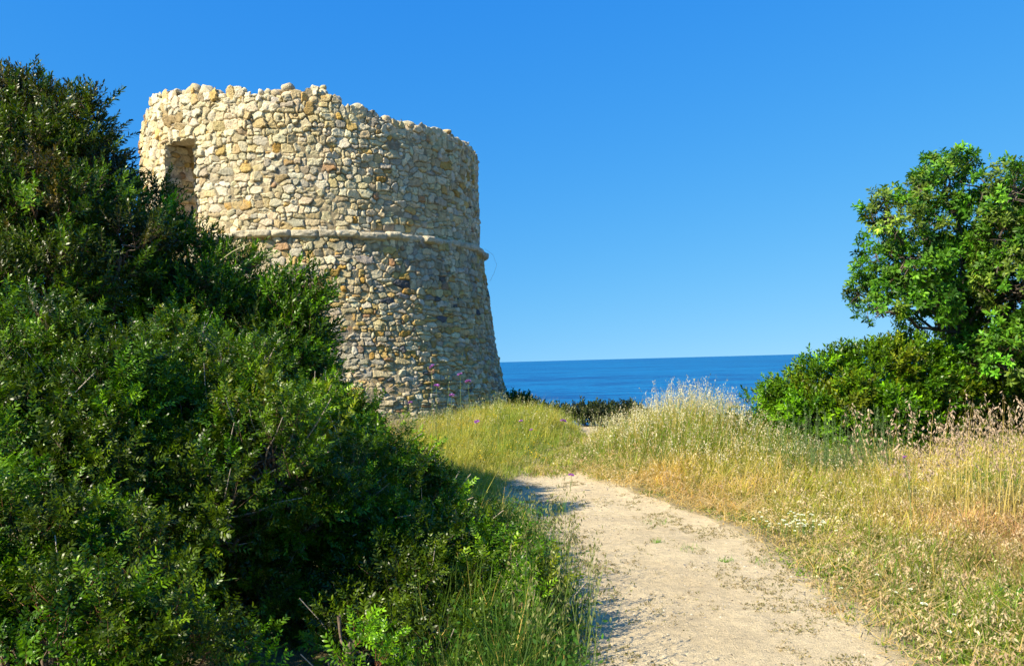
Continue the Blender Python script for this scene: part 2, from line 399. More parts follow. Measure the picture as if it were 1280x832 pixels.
# phi: angle from camera-facing direction, positive towards the right of the picture
def pos(phi, rad): a = base_ang+phi; return TX+rad*np.cos(a), TY+rad*np.sin(a)
rim_px = [(177.5, 158), (184, 135), (195, 116), (206, 112), (222, 110), (240, 108), (262, 112), (285, 110), (310, 112), (335, 113), (356, 110), (378, 113), (400, 108), (412, 112), (424, 122), (440, 130), (455, 135), (468, 140),
          (490, 146), (508, 149), (525, 150), (540, 157), (556, 162), (572, 170), (585, 178), (593, 188)]
rim = sorted(ang_at(*p) for p in rim_px)
rp = np.array([a for a, _ in rim]); rz = np.array([z for _, z in rim])
print('rim', np.round(rp, 2).tolist(), np.round(rz, 2).tolist(), 'DT', DT, TX, TY)
def top_z(phi):
    p = (phi+np.pi) % (2*np.pi)-np.pi
    return np.interp(p, np.r_[-np.pi, rp[0]-.5, rp, rp[-1]+.5, np.pi], np.r_[rz.mean()-.3, rz[0], rz, rz[-1], rz.mean()-.3])
_, zc_mid = ang_at(400, 293); ZC = zc_mid       # middle of the ledge
ZB = float(ground_h(TX, TY))-.6
# base radius from the silhouette at (628,490)
v = at(628.5, 490, 10)-EYE; a_ = math.atan2(v.x, v.y); RB = DT*math.sin(a_-azc)*1.0
zb_ = EYE.z+(DT*math.cos(a_-azc))*v.z/math.hypot(v.x, v.y)
v = at(604, 325, 10)-EYE; a2 = math.atan2(v.x, v.y); RC = DT*math.sin(a2-azc); zc_ = EYE.z+(DT*math.cos(a2-azc))*v.z/math.hypot(v.x, v.y)
slope = (RB-RC)/(zc_-zb_)
print('ZC', ZC, 'RB', RB, 'zb', zb_, 'RC', RC, 'zc', zc_, 'slope', slope, 'phi sign', np.round(pos(.5, RT), 2))
def rad_low(z): return RC+slope*(zc_-z)+.10*sstep(zb_+1.2, zb_-.4, z)

phis = np.concatenate([np.arange(-1.7, 1.7, .0031), np.arange(1.7, 2*np.pi-1.7, .012)])
phis = phis[phis < 2*np.pi-1.7-.005]
def ring_faces(nr, nc, keep=None):
    i = np.arange(nr*nc).reshape(nr, nc); j = np.roll(i, -1, 1)
    F = np.stack([i[:-1], j[:-1], j[1:], i[1:]], -1)
    if keep is not None: return F[keep]
    return F.reshape(-1, 4)
def sphi(p): return (p+np.pi) % (2*np.pi)-np.pi
RMEAN = 4.4
# --- door opening
pd0, _ = ang_at(208.5, 230); pd1, _ = ang_at(245, 230)
_, zd = ang_at(246, 172)
_, zd0 = ang_at(209, 182)
ZD = zd; DOOR_B = ZC+.32
print('door', pd0, pd1, zd, zd0, DOOR_B)
tl = np.array(tower.location)
# --- lower wall
zs = np.arange(ZB, ZC+.02, .0135); P, Zg = np.meshgrid(phis, zs)
U = (P*RMEAN).ravel(); W = Zg.ravel()
ST = stone_layout(-8.3, 20.3, ZB, ZC, .10, .165, .16, .34, 11)
H, I, E, mo = stone_height(U, W, ST, 100, .050)
rad = (rad_low(Zg)-.05).ravel()+H
x, y = pos(P.ravel(), rad)
col = wall_color(U, W, ST, I, E, mo, 300, True)
mesh_np('lower_wall', np.stack([x, y, W], -1)-tl, ring_faces(len(zs), len(phis)), M_stone, tower, col, True)
# --- upper wall
zs = np.arange(ZC-.02, rz.max()+.05, .0135); P, Zg = np.meshgrid(phis, zs)
U = (P*RMEAN).ravel(); W = Zg.ravel()
ST = stone_layout(-8.3, 20.3, ZC, rz.max(), .135, .22, .18, .35, 12)
big = ST[:, 1] > rz.max()-1.9                        # bigger, rounder stones near the top
H, I, E, mo = stone_height(U, W, ST, 140, .058)
H = H*np.interp(W, [ZC, ZC+1.2, rz.max()], [.8, 1, 1.25]); mo = mo & True
rad = RT-.05+H
x, y = pos(P.ravel(), rad); col = wall_color(U, W, ST, I, E, mo, 340, False)
i0 = np.arange(len(zs)*len(phis)).reshape(len(zs), len(phis))
# remove faces of stones wholly above the rim so the edge follows whole stones, and the door opening
stz = ST[:, 1]; stp = ST[:, 0]/RMEAN
gone_st = stz > top_z(stp)-.06
gone = gone_st[I].reshape(P.shape) | (Zg > top_z(P)+.22)
sp = sphi(P); jag = .03*np.sign(np.sin(Zg*17))+.02*np.sin(Zg*31)
indoor = (sp > pd0+jag*.25) & (sp < pd1+jag*.18) & (Zg > DOOR_B) & (Zg < ZD+.02*np.sin(sp*60))
bad = gone | indoor
fb = bad[:-1] | bad[1:] | np.roll(bad, -1, 1)[:-1] | np.roll(bad, -1, 1)[1:]
F = ring_faces(len(zs), len(phis), ~fb)
mesh_np('upper_wall', np.stack([x, y, W], -1)-tl, F, M_stone, tower, col, True)

# --- lumpy single stones: coping along the broken rim (part of one mesh), wall head and inner face
def ico():
    bm_ = __import__('bmesh').new(); __import__('bmesh').ops.create_icosphere(bm_, subdivisions=3, radius=1)
    V = np.array([v.co[:] for v in bm_.verts]); F = np.array([[v.index for v in f.verts] for f in bm_.faces]); bm_.free(); return V, F
IV, IF = ico()
def boulder(acc, c, size, ax, col, g, rough=.16, tilt=.16):
    """c centre, size (tangent, radial, up), ax 3x3 rows"""
    n = IV/ (np.abs(IV)**2.7).sum(1)[:, None]**(1/2.7)
    s = g.uniform(0, 90, 3)
    d = fbm(IV[:, 0]*1.3+s[0]+IV[:, 2]*.7, IV[:, 1]*1.3+s[1]-IV[:, 2]*.9, 4, int(s[2]))-.5
    n = n*(1+d*rough*3.2)[:, None]
    n = n*np.array(size)
    t = g.normal(0, tilt, 3); ca = np.array(Matrix.Rotation(t[0], 3, 'X') @ Matrix.Rotation(t[1]*1.2, 3, 'Y') @ Matrix.Rotation(t[2], 3, 'Z'))
    acc.add(c+(n@ca.T)@ax, IF, col)
g = np.random.default_rng(55)
cop = Acc(); pal = stone_colors(4000, 777, False)
k = 0; ph = -np.pi
while ph < np.pi:
    wd = g.choice([g.uniform(.06, .10), g.uniform(.09, .15), g.uniform(.14, .20)], p=[.35, .45, .2])
    zt = float(top_z(np.array(ph)))+g.normal(0, .03)
    a = base_ang+ph; rr = np.array([math.cos(a), math.sin(a), 0]); tt = np.array([-math.sin(a), math.cos(a), 0]); ax = np.stack([tt, rr, [0, 0, 1]])
    for row, dr in enumerate((.05, .3, .58, .86)):
        up = wd*g.uniform(.6, 1.0) if g.random() < .7 else wd*g.uniform(1.1, 1.7)
        up = min(up, .21); zz = zt-up+g.normal(0, .03)
        if row == 0 and g.random() < .15: zz -= .08
        rd = g.uniform(.10, .19)
        c = np.array([TX, TY, 0])+rr*(RT-dr-rd*.75+g.normal(0, .015))+np.array([0, 0, zz])
        boulder(cop, c, (wd*g.uniform(.9, 1.15), rd, up), ax, pal[k]*.97, g, .26); k += 1
    if g.random() < .25:          # a small stone balanced on top
        q = g.uniform(.04, .075); c = np.array([TX, TY, 0])+rr*(RT-g.uniform(.1, .3))+np.array([0, 0, zt+q*.5])
        boulder(cop, c, (q*1.3, q*1.1, q), ax, pal[k], g, .26); k += 1
    for dz in (.2, .36):
        c = np.array([TX, TY, 0])+rr*(RT-.14)+np.array([0, 0, zt-dz-g.uniform(0, .08)])
        boulder(cop, c, (wd*1.05, .15, g.uniform(.07, .12)), ax, pal[k], g, .22); k += 1
    ph += wd*1.85/RT
cop.build('rim_stones', M_stone, tower, True)
# wall head and inner drum
RI = RT-1.25
ph2 = np.linspace(-np.pi, np.pi, 361)[:-1]
prof = []
tz = top_z(ph2)-.14
rows = [(RT-.12, tz-.12), (RT-.2, tz), (RT-.7, tz-.03), (RI, tz-.05)]+[(RI+.0, tz-.05-q) for q in np.linspace(.3, 3.6, 60)]
VV = []
for rr_, zz_ in rows:
    rn = rr_+.05*(fbm(ph2*30, np.full(360, zz_.mean()*7), 3, 4)-.5)
    xx, yy = pos(ph2, rn); VV.append(np.stack([xx, yy, zz_+.04*(fbm(ph2*40, np.full(360, rr_*5), 2, 6)-.5)], -1))
VV = np.concatenate(VV); Fh = ring_faces(len(rows), 360)
cz = np.tile(np.array([.5, .44, .32]), (len(VV), 1))
# leave the doorway open in the inner face
pp = sphi(np.tile(ph2, len(rows))); hole = (pp > pd0) & (pp < pd1) & (VV[:, 2] > DOOR_B) & (VV[:, 2] < ZD)
Fh = Fh[~hole[Fh].any(1)]
mesh_np('inner_wall', VV-tl, Fh, M_stone, tower, cz, True)
fl = np.stack([*pos(ph2, RI+.05), np.full(360, DOOR_B-.05)], -1); fl = np.vstack([fl, [TX, TY, DOOR_B-.05]])
i = np.arange(360); mesh_np('tower_floor', fl-tl, np.stack([i, (i+1) % 360, np.full(360, 360)], -1), M_stone, tower, np.tile((.4, .34, .24), (361, 1)))

# --- doorway reveals: two jambs, lintel soffit, sill, all in rubble relief
def reveal(phi_a, phi_b, vertical, seed, name, flip):
    n = 90
    dep = np.linspace(-.035, RT-RI+.03, n)
    if vertical:
        ss = np.arange(DOOR_B-.1, ZD+.12, .0155)
        D_, S_ = np.meshgrid(dep, ss); U = D_.ravel()+3; W = S_.ravel()
        ST = stone_layout(2.6, 3.6+RT-RI, DOOR_B-.1, ZD+.12, .14, .24, .3, .5, seed)
        H, I, E, mo = stone_height(U, W, ST, seed, .045)
        mid = (pd0+pd1)/2; a = base_ang+mid; nr = np.array([math.cos(a), math.sin(a)]); tg = np.array([-math.sin(a), math.cos(a)])
        hw = RT*math.sin((pd1-pd0)/2); sgn = -1 if not flip else 1
        x0, y0 = pos(phi_a, RT); base = np.array([x0, y0])
        p = base[None]-nr[None]*D_.ravel()[:, None]+tg[None]*((-sgn)*(H-.035)[:, None])
        V = np.stack([p[:, 0], p[:, 1], W], -1)
    col = wall_color(U, W, ST, I, E, mo, seed+9, False)
    return mesh_np(name, V-tl, grid_faces(len(ss), n), M_stone, tower, col, True)
reveal(pd0, None, True, 61, 'door_jamb', False)
reveal(pd1, None, True, 62, 'door_jamb', True)
lint = Acc(); g = np.random.default_rng(8)
mid = (pd0+pd1)/2; a = base_ang+mid; rr = np.array([math.cos(a), math.sin(a), 0]); tt = np.array([-math.sin(a), math.cos(a), 0]); ax = np.stack([tt, rr, [0, 0, 1]])
for q in range(7):
    c = np.array([TX, TY, 0])+rr*(RT*math.cos((pd1-pd0)/2)-.20-.17*q)+np.array([0, 0, ZD+.115])
    boulder(lint, c, (.585, .10, .08), ax, pal[900+q]*.95, g, .05, .01)
lint.build('door_lintel', M_stone, tower, True)
sill = Acc()
for q in range(6):
    c = np.array([TX, TY, 0])+rr*(RT*math.cos((pd1-pd0)/2)-.05-.22*q)+np.array([0, 0, DOOR_B-.08])
    boulder(sill, c, (.66, .12, .09), ax, pal[930+q], g, .05, .01)
sill.build('door_sill', M_stone, tower, True)

# --- projecting ledge of worn blocks
g = np.random.default_rng(77)
nb = 58; cuts = np.sort((np.arange(nb)+g.uniform(-.25, .25, nb))/nb*2*np.pi-np.pi)
pr = np.arange(-np.pi, np.pi, .005); tq = np.linspace(0, 1, 26)
prof = np.array([(-.25, .10), (-.02, .105), (.12, .105), (.165, .095), (.185, .05), (.185, -.01), (.165, -.06), (.09, -.085), (-.02, -.09), (-.25, -.09)])
pi_ = np.interp(tq, np.linspace(0, 1, len(prof)), prof[:, 0]); pz = np.interp(tq, np.linspace(0, 1, len(prof)), prof[:, 1])
PP, TQ = np.meshgrid(pr, tq)
k = np.searchsorted(cuts, PP.ravel()) % nb
dist = np.min(np.abs(PP.ravel()[:, None]-cuts[None]), 1)*RT
hoff = g.normal(0, .024, nb+1)[k]; zoff = g.normal(0, .018, nb+1)[k]
# worn end of the ledge: projects less towards the right where blocks have fallen
worn = -.085*sstep(.66, .74, PP.ravel())*sstep(.93, .85, PP.ravel())
rrp = RT+np.interp(TQ.ravel(), tq, pi_)+hoff+worn-.07*np.exp(-dist/.018)+.085*(fbm(PP.ravel()*22, TQ.ravel()*4, 4, 41)-.5)
zz = ZC+.85*np.interp(TQ.ravel(), tq, pz)+zoff+.03*(fbm(PP.ravel()*15+7, TQ.ravel()*4, 4, 42)-.5)
x, y = pos(PP.ravel(), rrp)
cc = np.array([.60, .52, .36])*g.uniform(.85, 1.12, (nb+1, 1))[k]; s = sstep(.45, .7, fbm(PP.ravel()*9, TQ.ravel()*2, 4, 43))[:, None]
cc = cc*(1-s)+np.array([.42, .38, .30])*s
mesh_np('ledge', np.stack([x, y, zz], -1)-tl, ring_faces(len(tq), len(pr)), M_stone, tower, cc, True)
wr_ = Acc(); p0, p1, p2, p3 = [at(px, py, 20.6) for px, py in ((606, 311), (616, 318), (621, 331), (612, 352))]
tube(wr_, [p0, p1, p2, (p2+p3)/2+Vector((.02, 0, 0)), p3], [.0025]*5, (.3, .25, .18), 4); wr_.build('dry_twig', M_bark, tower)

# ------------------------------------------------------------------ foliage
def leaf_verts(L, w_, fold=.25, n6=True, curl=.1):
    """leaf along +X, normal +Z; returns verts, tris"""
    if n6:
        V = np.array([(0, 0, 0), (.3*L, w_*.42, fold*w_*.4), (.3*L, -w_*.42, fold*w_*.4), (.7*L, w_*.40, fold*w_*.4-curl*L*.3), (.7*L, -w_*.40, fold*w_*.4-curl*L*.3), (L, 0, -curl*L)])
        F = np.array([(0, 2, 1), (1, 2, 4), (1, 4, 3), (3, 4, 5)])
    else:
        V = np.array([(0, 0, 0), (.5*L, w_*.5, 0), (.5*L, -w_*.5, 0), (L, 0, -curl*L)]); F = np.array([(0, 2, 1), (1, 2, 3)])
    return V, F
def rotz(a): c, s = math.cos(a), math.sin(a); return np.array([(c, -s, 0), (s, c, 0), (0, 0, 1.)])
def rotx(a): c, s = math.cos(a), math.sin(a); return np.array([(1, 0, 0), (0, c, -s), (0, s, c)])
def roty(a): c, s = math.cos(a), math.sin(a); return np.array([(c, 0, s), (0, 1, 0), (-s, 0, c)])

def shoot(kind, g):
    """template shoot along +Z: verts, tris, shade per vertex (leaf variation), stem flag"""
    Vs, Fs, Sh, St = [], [], [], []; n = 0
    def addp(V, F, sh, st=0):
        nonlocal n
        Vs.append(V); Fs.append(F+n); Sh.append(np.full(len(V), sh)); St.append(np.full(len(V), st)); n += len(V)
    if kind == 'lentisc':           # pinnate leaves with small leaflets
        Ls = .20; nl = 7
        for i in range(nl):
            t = (i+.6)/nl; az = i*2.4+g.normal(0, .3); el = .5+.55*t+g.normal(0, .12)
            M_ = rotz(az)@roty(-el)
            rl = g.uniform(.055, .085)
            for j in range(4):
                for s in (-1, 1):
                    L = g.uniform(.026, .036); V, F = leaf_verts(L, L*.38, n6=True, curl=g.uniform(0, .25))
                    V = V@rotx(g.normal(0, .35)).T@rotz(s*(1.0-.13*j+g.normal(0, .12))).T
                    V = V+np.array([rl*(j+.8)/4, 0, 0]); V = V@M_.T+np.array([0, 0, Ls*t])
                    addp(V, F, g.normal(0, 1))
        top = .20
    elif kind == 'lance':           # narrow leaves all round an upright twig
        Ls = .15
        for i in range(22):
            t = (i+.5)/22; az = i*2.4+g.normal(0, .3); el = .35+.75*t+g.normal(0, .15)
            L = g.uniform(.030, .044)*(1.1-.3*t); V, F = leaf_verts(L, L*.33, n6=True, curl=g.uniform(-.1, .25))
            V = V@rotx(g.normal(0, .4)).T@(rotz(az)@roty(-el)).T+np.array([0, 0, Ls*t]); addp(V, F, g.normal(0, 1))
        top = .15
    elif kind == 'far':             # the same with plain leaves for shrubs further off
        Ls = .16
        for i in range(18):
            t = (i+.5)/18; az = i*2.4+g.normal(0, .3); el = .3+.75*t+g.normal(0, .15)
            L = g.uniform(.036, .052); V, F = leaf_verts(L, L*.42, n6=False, curl=g.uniform(-.1, .2))
            V = V@rotx(g.normal(0, .4)).T@(rotz(az)@roty(-el)).T+np.array([0, 0, Ls*t]); addp(V, F, g.normal(0, 1))
        top = .16
    else:                           # broad: rosette of broader leaves at the twig end
        Ls = .13
        for i in range(13):
            t = .25+.75*(i+.5)/13; az = i*2.4+g.normal(0, .3); el = -.1+1.0*t+g.normal(0, .2)
            L = g.uniform(.06, .09); V, F = leaf_verts(L, L*.40, n6=True, curl=g.uniform(-.05, .25))
            V = V@rotx(g.normal(0, .4)).T@(rotz(az)@roty(-el)).T+np.array([0, 0, Ls*t]); addp(V, F, g.normal(0, 1))
        top = .13
    if kind != 'far':
        r_ = .0022; V = np.array([(r_, 0, -.08), (-r_/2, r_*.87, -.08), (-r_/2, -r_*.87, -.08), (0, 0, top)]); addp(V, np.array([(0, 1, 3), (1, 2, 3), (2, 0, 3)]), 0, 1)
    return np.concatenate(Vs), np.concatenate(Fs), np.concatenate(Sh), np.concatenate(St)
gT = np.random.default_rng(3)
TPL = {k: [shoot(k, gT) for _ in range(6)] for k in ('lentisc', 'lance', 'far', 'broad')}

def frames(D, g):
    """rotation matrices taking +Z to D (n,3) with random spin"""
    D = D/(np.linalg.norm(D, axis=1)[:, None]+1e-9); n = len(D)
    ref = np.where(np.abs(D[:, 2:3]) < .9, np.array([[0, 0, 1.]]), np.array([[1., 0, 0]]))
    A = np.cross(ref, D); A /= np.linalg.norm(A, axis=1)[:, None]; B = np.cross(D, A)
    th = g.uniform(0, 2*np.pi, n)[:, None]; A2 = A*np.cos(th)+B*np.sin(th); B2 = np.cross(D, A2)
    return np.stack([A2, B2, D], 2)

def stamp(acc, kind, P, D, S_, colr, g, stemcol=(.16, .10, .06), jit=.16):
    n = len(P); Rm = frames(D, g); which = g.integers(0, 6, n)
    for k in range(6):
        m = which == k; c = m.sum()
        if not c: continue
        V, F, sh, st = TPL[kind][k]
        W_ = np.einsum('nij,vj->nvi', Rm[m], V)*S_[m][:, None, None]+P[m][:, None]
        cc = colr[m][:, None, :]*np.exp(sh[None, :, None]*jit+g.normal(0, .10, (c, 1, 1)))
        # a little yellowing varies leaf by leaf
        ye = np.clip(sh[None, :, None]*.2, 0, .35)*np.array([1.1, .45, -.2]); cc = cc*(1+ye)
        cc = np.where(st[None, :, None] > 0, np.array(stemcol), cc)
        Fk = (F[None]+(np.arange(c)*len(V))[:, None, None]).reshape(-1, 3)
        acc.add(W_.reshape(-1, 3), Fk, cc.reshape(-1, 3))

def rand_dirs(n, g):
    d = g.normal(0, 1, (n, 3)); return d/np.linalg.norm(d, axis=1)[:, None]

def foliage(acc, wood, lobes, kind, pal, dens, scale, g, tuft=.2, per=9, up=.55, back=.45, inner=.4, stemcol=(.16, .10, .06), root=None, minz=True, sticks=6, stick_col=(.42, .35, .27), jit=.16):
    """lobes [(centre, radius)]; dens = tufts per m2 of lobe surface"""
    Cn = np.array([l[0] for l in lobes], float); Rd = np.array([l[1] for l in lobes], float)
    tp, td = [], []
    for c, r_ in zip(Cn, Rd):
        n = int(4*np.pi*r_*r_*dens*.85); d = rand_dirs(n, g)
        lump = .98+.85*(fbm(d[:, 0]*3+c[0]*3+d[:, 2]*1.5, d[:, 1]*3+c[2]*3-d[:, 2]*1.5, 3, int(abs(c[1]*10)) % 91)-.5)
        depth_ = 1-inner*g.random(n)**1.6
        p = c+d*(r_*lump*depth_)[:, None]*np.array([1, 1, .95])
        # drop those well inside another lobe, thin out the far side
        q = np.linalg.norm(p[:, None]-Cn[None], axis=2)/Rd[None]
        keep = (q.min(1) > .62)
        view = d@np.array([0, -1., .12]); keep &= (view > -.25) | (g.random(n) < back)
        if minz: keep &= p[:, 2] > ground_h(p[:, 0], p[:, 1])+.03
        tp.append(p[keep]); td.append(d[keep])
    tp = np.concatenate(tp); td = np.concatenate(td)
    n = len(tp); pal = np.array(pal)
    # colour per tuft: clumps share a tone, spread wide to imitate sunlit and shaded tufts
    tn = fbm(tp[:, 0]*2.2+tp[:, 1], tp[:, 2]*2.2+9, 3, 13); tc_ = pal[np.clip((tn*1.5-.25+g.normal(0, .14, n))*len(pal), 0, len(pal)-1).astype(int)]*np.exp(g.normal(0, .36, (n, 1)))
    ax = td+np.array([0, 0, up])+g.normal(0, .25, (n, 3)); ax /= np.linalg.norm(ax, axis=1)[:, None]
    P = np.repeat(tp, per, 0); A = np.repeat(ax, per, 0); T = np.repeat(tc_, per, 0)
    dd = A+rand_dirs(len(P), g)*.75; dd /= np.linalg.norm(dd, axis=1)[:, None]
    P = P+dd*(tuft*g.uniform(.15, .75, len(P)))[:, None]
    stamp(acc, kind, P, dd+np.array([0, 0, .25]), scale*g.uniform(.75, 1.25, len(P)), T, g, stemcol, jit)
    # branches: root -> lobe centres -> tufts
    if root is not None:
        root = np.array(root, float)
        for c, r_ in zip(Cn, Rd):
            b = root+g.normal(0, .12, 3)*np.array([1, 1, 0]); 
            tube(wood, curve_pts(b, c, (0, 0, -.08*np.linalg.norm(c-b)), 8, .03), np.linspace(.035, .018, 8), (.13, .10, .075), 5)
        m = g.choice(n, min(n, 26*len(Cn)), replace=False)
        for i_ in m:
            j = np.argmin(np.linalg.norm(Cn-tp[i_], axis=1)); 
            tube(wood, curve_pts(Cn[j]+g.normal(0, .06, 3), tp[i_], (0, 0, -.05), 5, .02), np.linspace(.010, .003, 5), (.17, .12, .08), 4)
        for i_ in g.choice(n, min(n, sticks*len(Cn)), replace=False):    # bare pale sticks poking out
            e = tp[i_]+ax[i_]*g.uniform(.10, .32)+g.normal(0, .05, 3); s0 = tp[i_]-ax[i_]*.25
            tube(wood, curve_pts(s0, e, g.normal(0, .02, 3), 5, .008), np.linspace(.0065, .0025, 5), stick_col, 4)

def shrub(name, label, cat, px_lobes, kind, pal, dens, scale, seed, group=None, **kw):
    g = np.random.default_rng(seed)
    lobes = []
    for px, py, rpx, d in px_lobes:
        lobes.append((np.array(at(px, py, d)), max(rpx*d/FPX-.5*kw.get('tuft', .2), .62*rpx*d/FPX)))
    cx = np.mean([l[0][0] for l in lobes]); cy = np.mean([l[0][1] for l in lobes])+.15
    if 'root' in kw: cx, cy = kw.pop('root')
    base = np.array([cx, cy, float(ground_h(cx, cy))])
    o = tag(empty(name, tuple(base)), label, cat, group)
    a, w_ = Acc(), Acc()
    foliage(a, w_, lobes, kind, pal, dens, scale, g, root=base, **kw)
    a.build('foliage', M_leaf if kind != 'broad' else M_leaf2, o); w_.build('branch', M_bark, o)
    print(name, a.n, w_.n)
    return o

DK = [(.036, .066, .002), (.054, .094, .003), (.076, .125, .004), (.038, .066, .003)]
BR = [(.040, .058, .006), (.055, .058, .007), (.075, .062, .009), (.036, .062, .006), (.028, .058, .005)]
BG = [(.034, .094, .002), (.062, .155, .003), (.100, .23, .004), (.038, .102, .003), (.15, .28, .006)]
MX = [(.034, .080, .003), (.066, .140, .004), (.085, .17, .004), (.11, .15, .006), (.04, .11, .003)]
shrub('tall_shrub', 'tall dark evergreen shrub at the summit of the hedge, cut off by the photo edge', 'shrub',
      [(-60, 165, 85, 7.6), (12, 160, 66, 7.4), (62, 170, 56, 7.2), (108, 158, 36, 7.2), (85, 215, 55, 7.0), (20, 220, 70, 6.8), (118, 190, 30, 7.1), (30, 240, 95, 8.0), (-40, 260, 100, 8.2), (100, 260, 75, 7.8)], 'lance', DK+BR[:2]+MX[:1], 56, 1.3, 1, tuft=.2, per=8, inner=.5)
shrub('evergreen_shrub', 'brownish green evergreen shrub just below the tall one on the hedge', 'shrub',
      [(30, 300, 95, 6.3), (110, 270, 65, 6.6), (-60, 280, 110, 6.3), (70, 370, 80, 5.9), (150, 320, 58, 6.4), (-30, 400, 90, 5.5), (60, 400, 90, 6.8), (160, 400, 80, 7.2)], 'lance', BR[:4]+MX[:3]+DK[:2], 60, 1.15, 2, tuft=.17, per=7)
shrub('evergreen_shrub', 'sprawling dark green shrub sloping down in front of the tower doorway', 'shrub',
      [(168, 303, 62, 7.6), (225, 340, 56, 7.6), (278, 362, 54, 7.5), (322, 396, 50, 7.4), (360, 405, 52, 7.3), (374, 366, 24, 7.2), (250, 410, 70, 7.0), (330, 455, 70, 7.0), (250, 430, 90, 7.8), (330, 440, 70, 7.8), (380, 482, 42, 7.1), (180, 390, 70, 6.9), (405, 520, 34, 7.0)], 'lance', DK[:2]+BG[:4]+MX[:2], 56, 1.25, 3, tuft=.18, per=8)
shrub('mastic_shrub', 'bright green mastic shrub under the brownish shrub, reaching the photo edge', 'shrub',
      [(50, 480, 75, 4.7), (-30, 500, 90, 4.6), (120, 520, 80, 4.6), (20, 570, 90, 4.2), (130, 590, 70, 4.2), (170, 480, 50, 5.0)], 'lentisc', BG[:4]+MX[:2]+DK[:2], 100, .82, 4, tuft=.13, per=6)
shrub('mastic_shrub', 'olive green mastic shrub with pale dry sticks in the middle of the hedge', 'shrub',
      [(230, 480, 72, 5.6), (300, 510, 72, 5.4), (235, 560, 80, 4.9), (340, 580, 70, 4.8), (190, 640, 70, 4.4), (270, 640, 60, 4.4)], 'lentisc', MX+DK[:2], 88, .88, 5, tuft=.15, per=6, sticks=26)
shrub('mastic_shrub', 'low mastic shrub between the tower foot and the path, pale twigs sticking out', 'shrub',
      [(400, 560, 60, 6.2), (455, 570, 48, 6.2), (490, 605, 46, 6.0), (435, 630, 70, 5.4), (505, 655, 46, 5.7), (540, 705, 46, 5.3), (490, 700, 56, 5.2), (380, 650, 50, 5.0), (575, 760, 40, 4.8), (596, 712, 46, 5.5), (634, 728, 46, 5.1), (664, 772, 44, 4.7), (690, 835, 36, 4.3), (545, 640, 38, 6.1), (575, 672, 34, 5.9)], 'lentisc', MX[:4]+BG[:2]+DK[:2], 82, .88, 6, tuft=.15, per=6, sticks=26)
shrub('mastic_shrub', 'nearest mastic shrub with reddish tipped leaves in the bottom corner of the hedge', 'shrub',
      [(40, 700, 95, 3.5), (-60, 760, 120, 3.3), (140, 740, 85, 3.5), (60, 840, 110, 3.0), (190, 840, 80, 3.1)], 'lentisc', BG[:4]+MX[1:2]+DK[:2], 140, .70, 7, sticks=3, tuft=.11, per=6, stemcol=(.25, .11, .05))
shrub('mastic_shrub', 'upright mastic sprouts in front of the dark hollow of the hedge', 'shrub',
      [(462, 850, 34, 3.5), (300, 875, 46, 3.3), (440, 800, 18, 3.5)], 'lentisc', BG[:3]+MX[1:2], 130, .75, 8, sticks=1, tuft=.11, per=5, stemcol=(.3, .13, .06))
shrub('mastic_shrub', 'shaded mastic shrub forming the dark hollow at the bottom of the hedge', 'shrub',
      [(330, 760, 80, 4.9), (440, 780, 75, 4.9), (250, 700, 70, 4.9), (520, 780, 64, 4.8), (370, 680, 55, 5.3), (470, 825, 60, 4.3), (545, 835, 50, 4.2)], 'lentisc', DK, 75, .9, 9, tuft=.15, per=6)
# beyond the crest
shrub('dark_shrub', 'low dark shrub at the foot of the tower against the sea', 'shrub',
      [(638, 520, 24, 21), (660, 526, 22, 20.5), (684, 534, 20, 20), (618, 528, 26, 21), (700, 542, 18, 19.6), (650, 545, 24, 20.5), (680, 552, 22, 20)], 'far', DK[:3]+BG[:1], 90, 1.6, 10, tuft=.2, per=6)
shrub('dark_shrub', 'low dark bushes at the end of the path against the sea', 'shrub',
      [(706, 538, 24, 19), (734, 536, 26, 18.8), (760, 536, 26, 18.8), (786, 538, 26, 18.8), (812, 545, 24, 18.8), (745, 552, 24, 18.6), (715, 552, 24, 18.6), (775, 552, 24, 18.6), (722, 568, 26, 18.8), (750, 570, 28, 18.8), (775, 574, 28, 18.8), (700, 572, 24, 19)], 'far', [(.02, .035, .012), (.035, .05, .016), (.05, .055, .025)], 110, 1.5, 11, tuft=.2, per=6)
# right-hand bush and understorey
shrub('rounded_bush', 'rounded green bush beside the tree, sea behind it', 'bush',
      [(938, 532, 24, 12.4), (962, 516, 30, 12.6), (992, 506, 34, 12.6), (1035, 490, 44, 12.6), (1085, 480, 50, 12.6), (1130, 474, 50, 12.7), (1165, 495, 45, 12.7), (1060, 525, 45, 12.0), (1110, 530, 45, 12.0), (1010, 530, 38, 12.0)], 'far', BG[:4]+MX[1:4], 45, 1.45, 12, tuft=.2, per=8)
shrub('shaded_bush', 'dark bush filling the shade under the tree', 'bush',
      [(1195, 500, 50, 14.0), (1235, 475, 45, 14.3), (1290, 480, 60, 14.3), (1200, 465, 28, 14.0), (1215, 515, 50, 13.4), (1245, 530, 50, 13.6), (1295, 520, 55, 13.6), (1340, 500, 60, 13.6), (1180, 550, 40, 12.6)], 'far', DK, 36, 1.5, 13, tuft=.2, per=8)

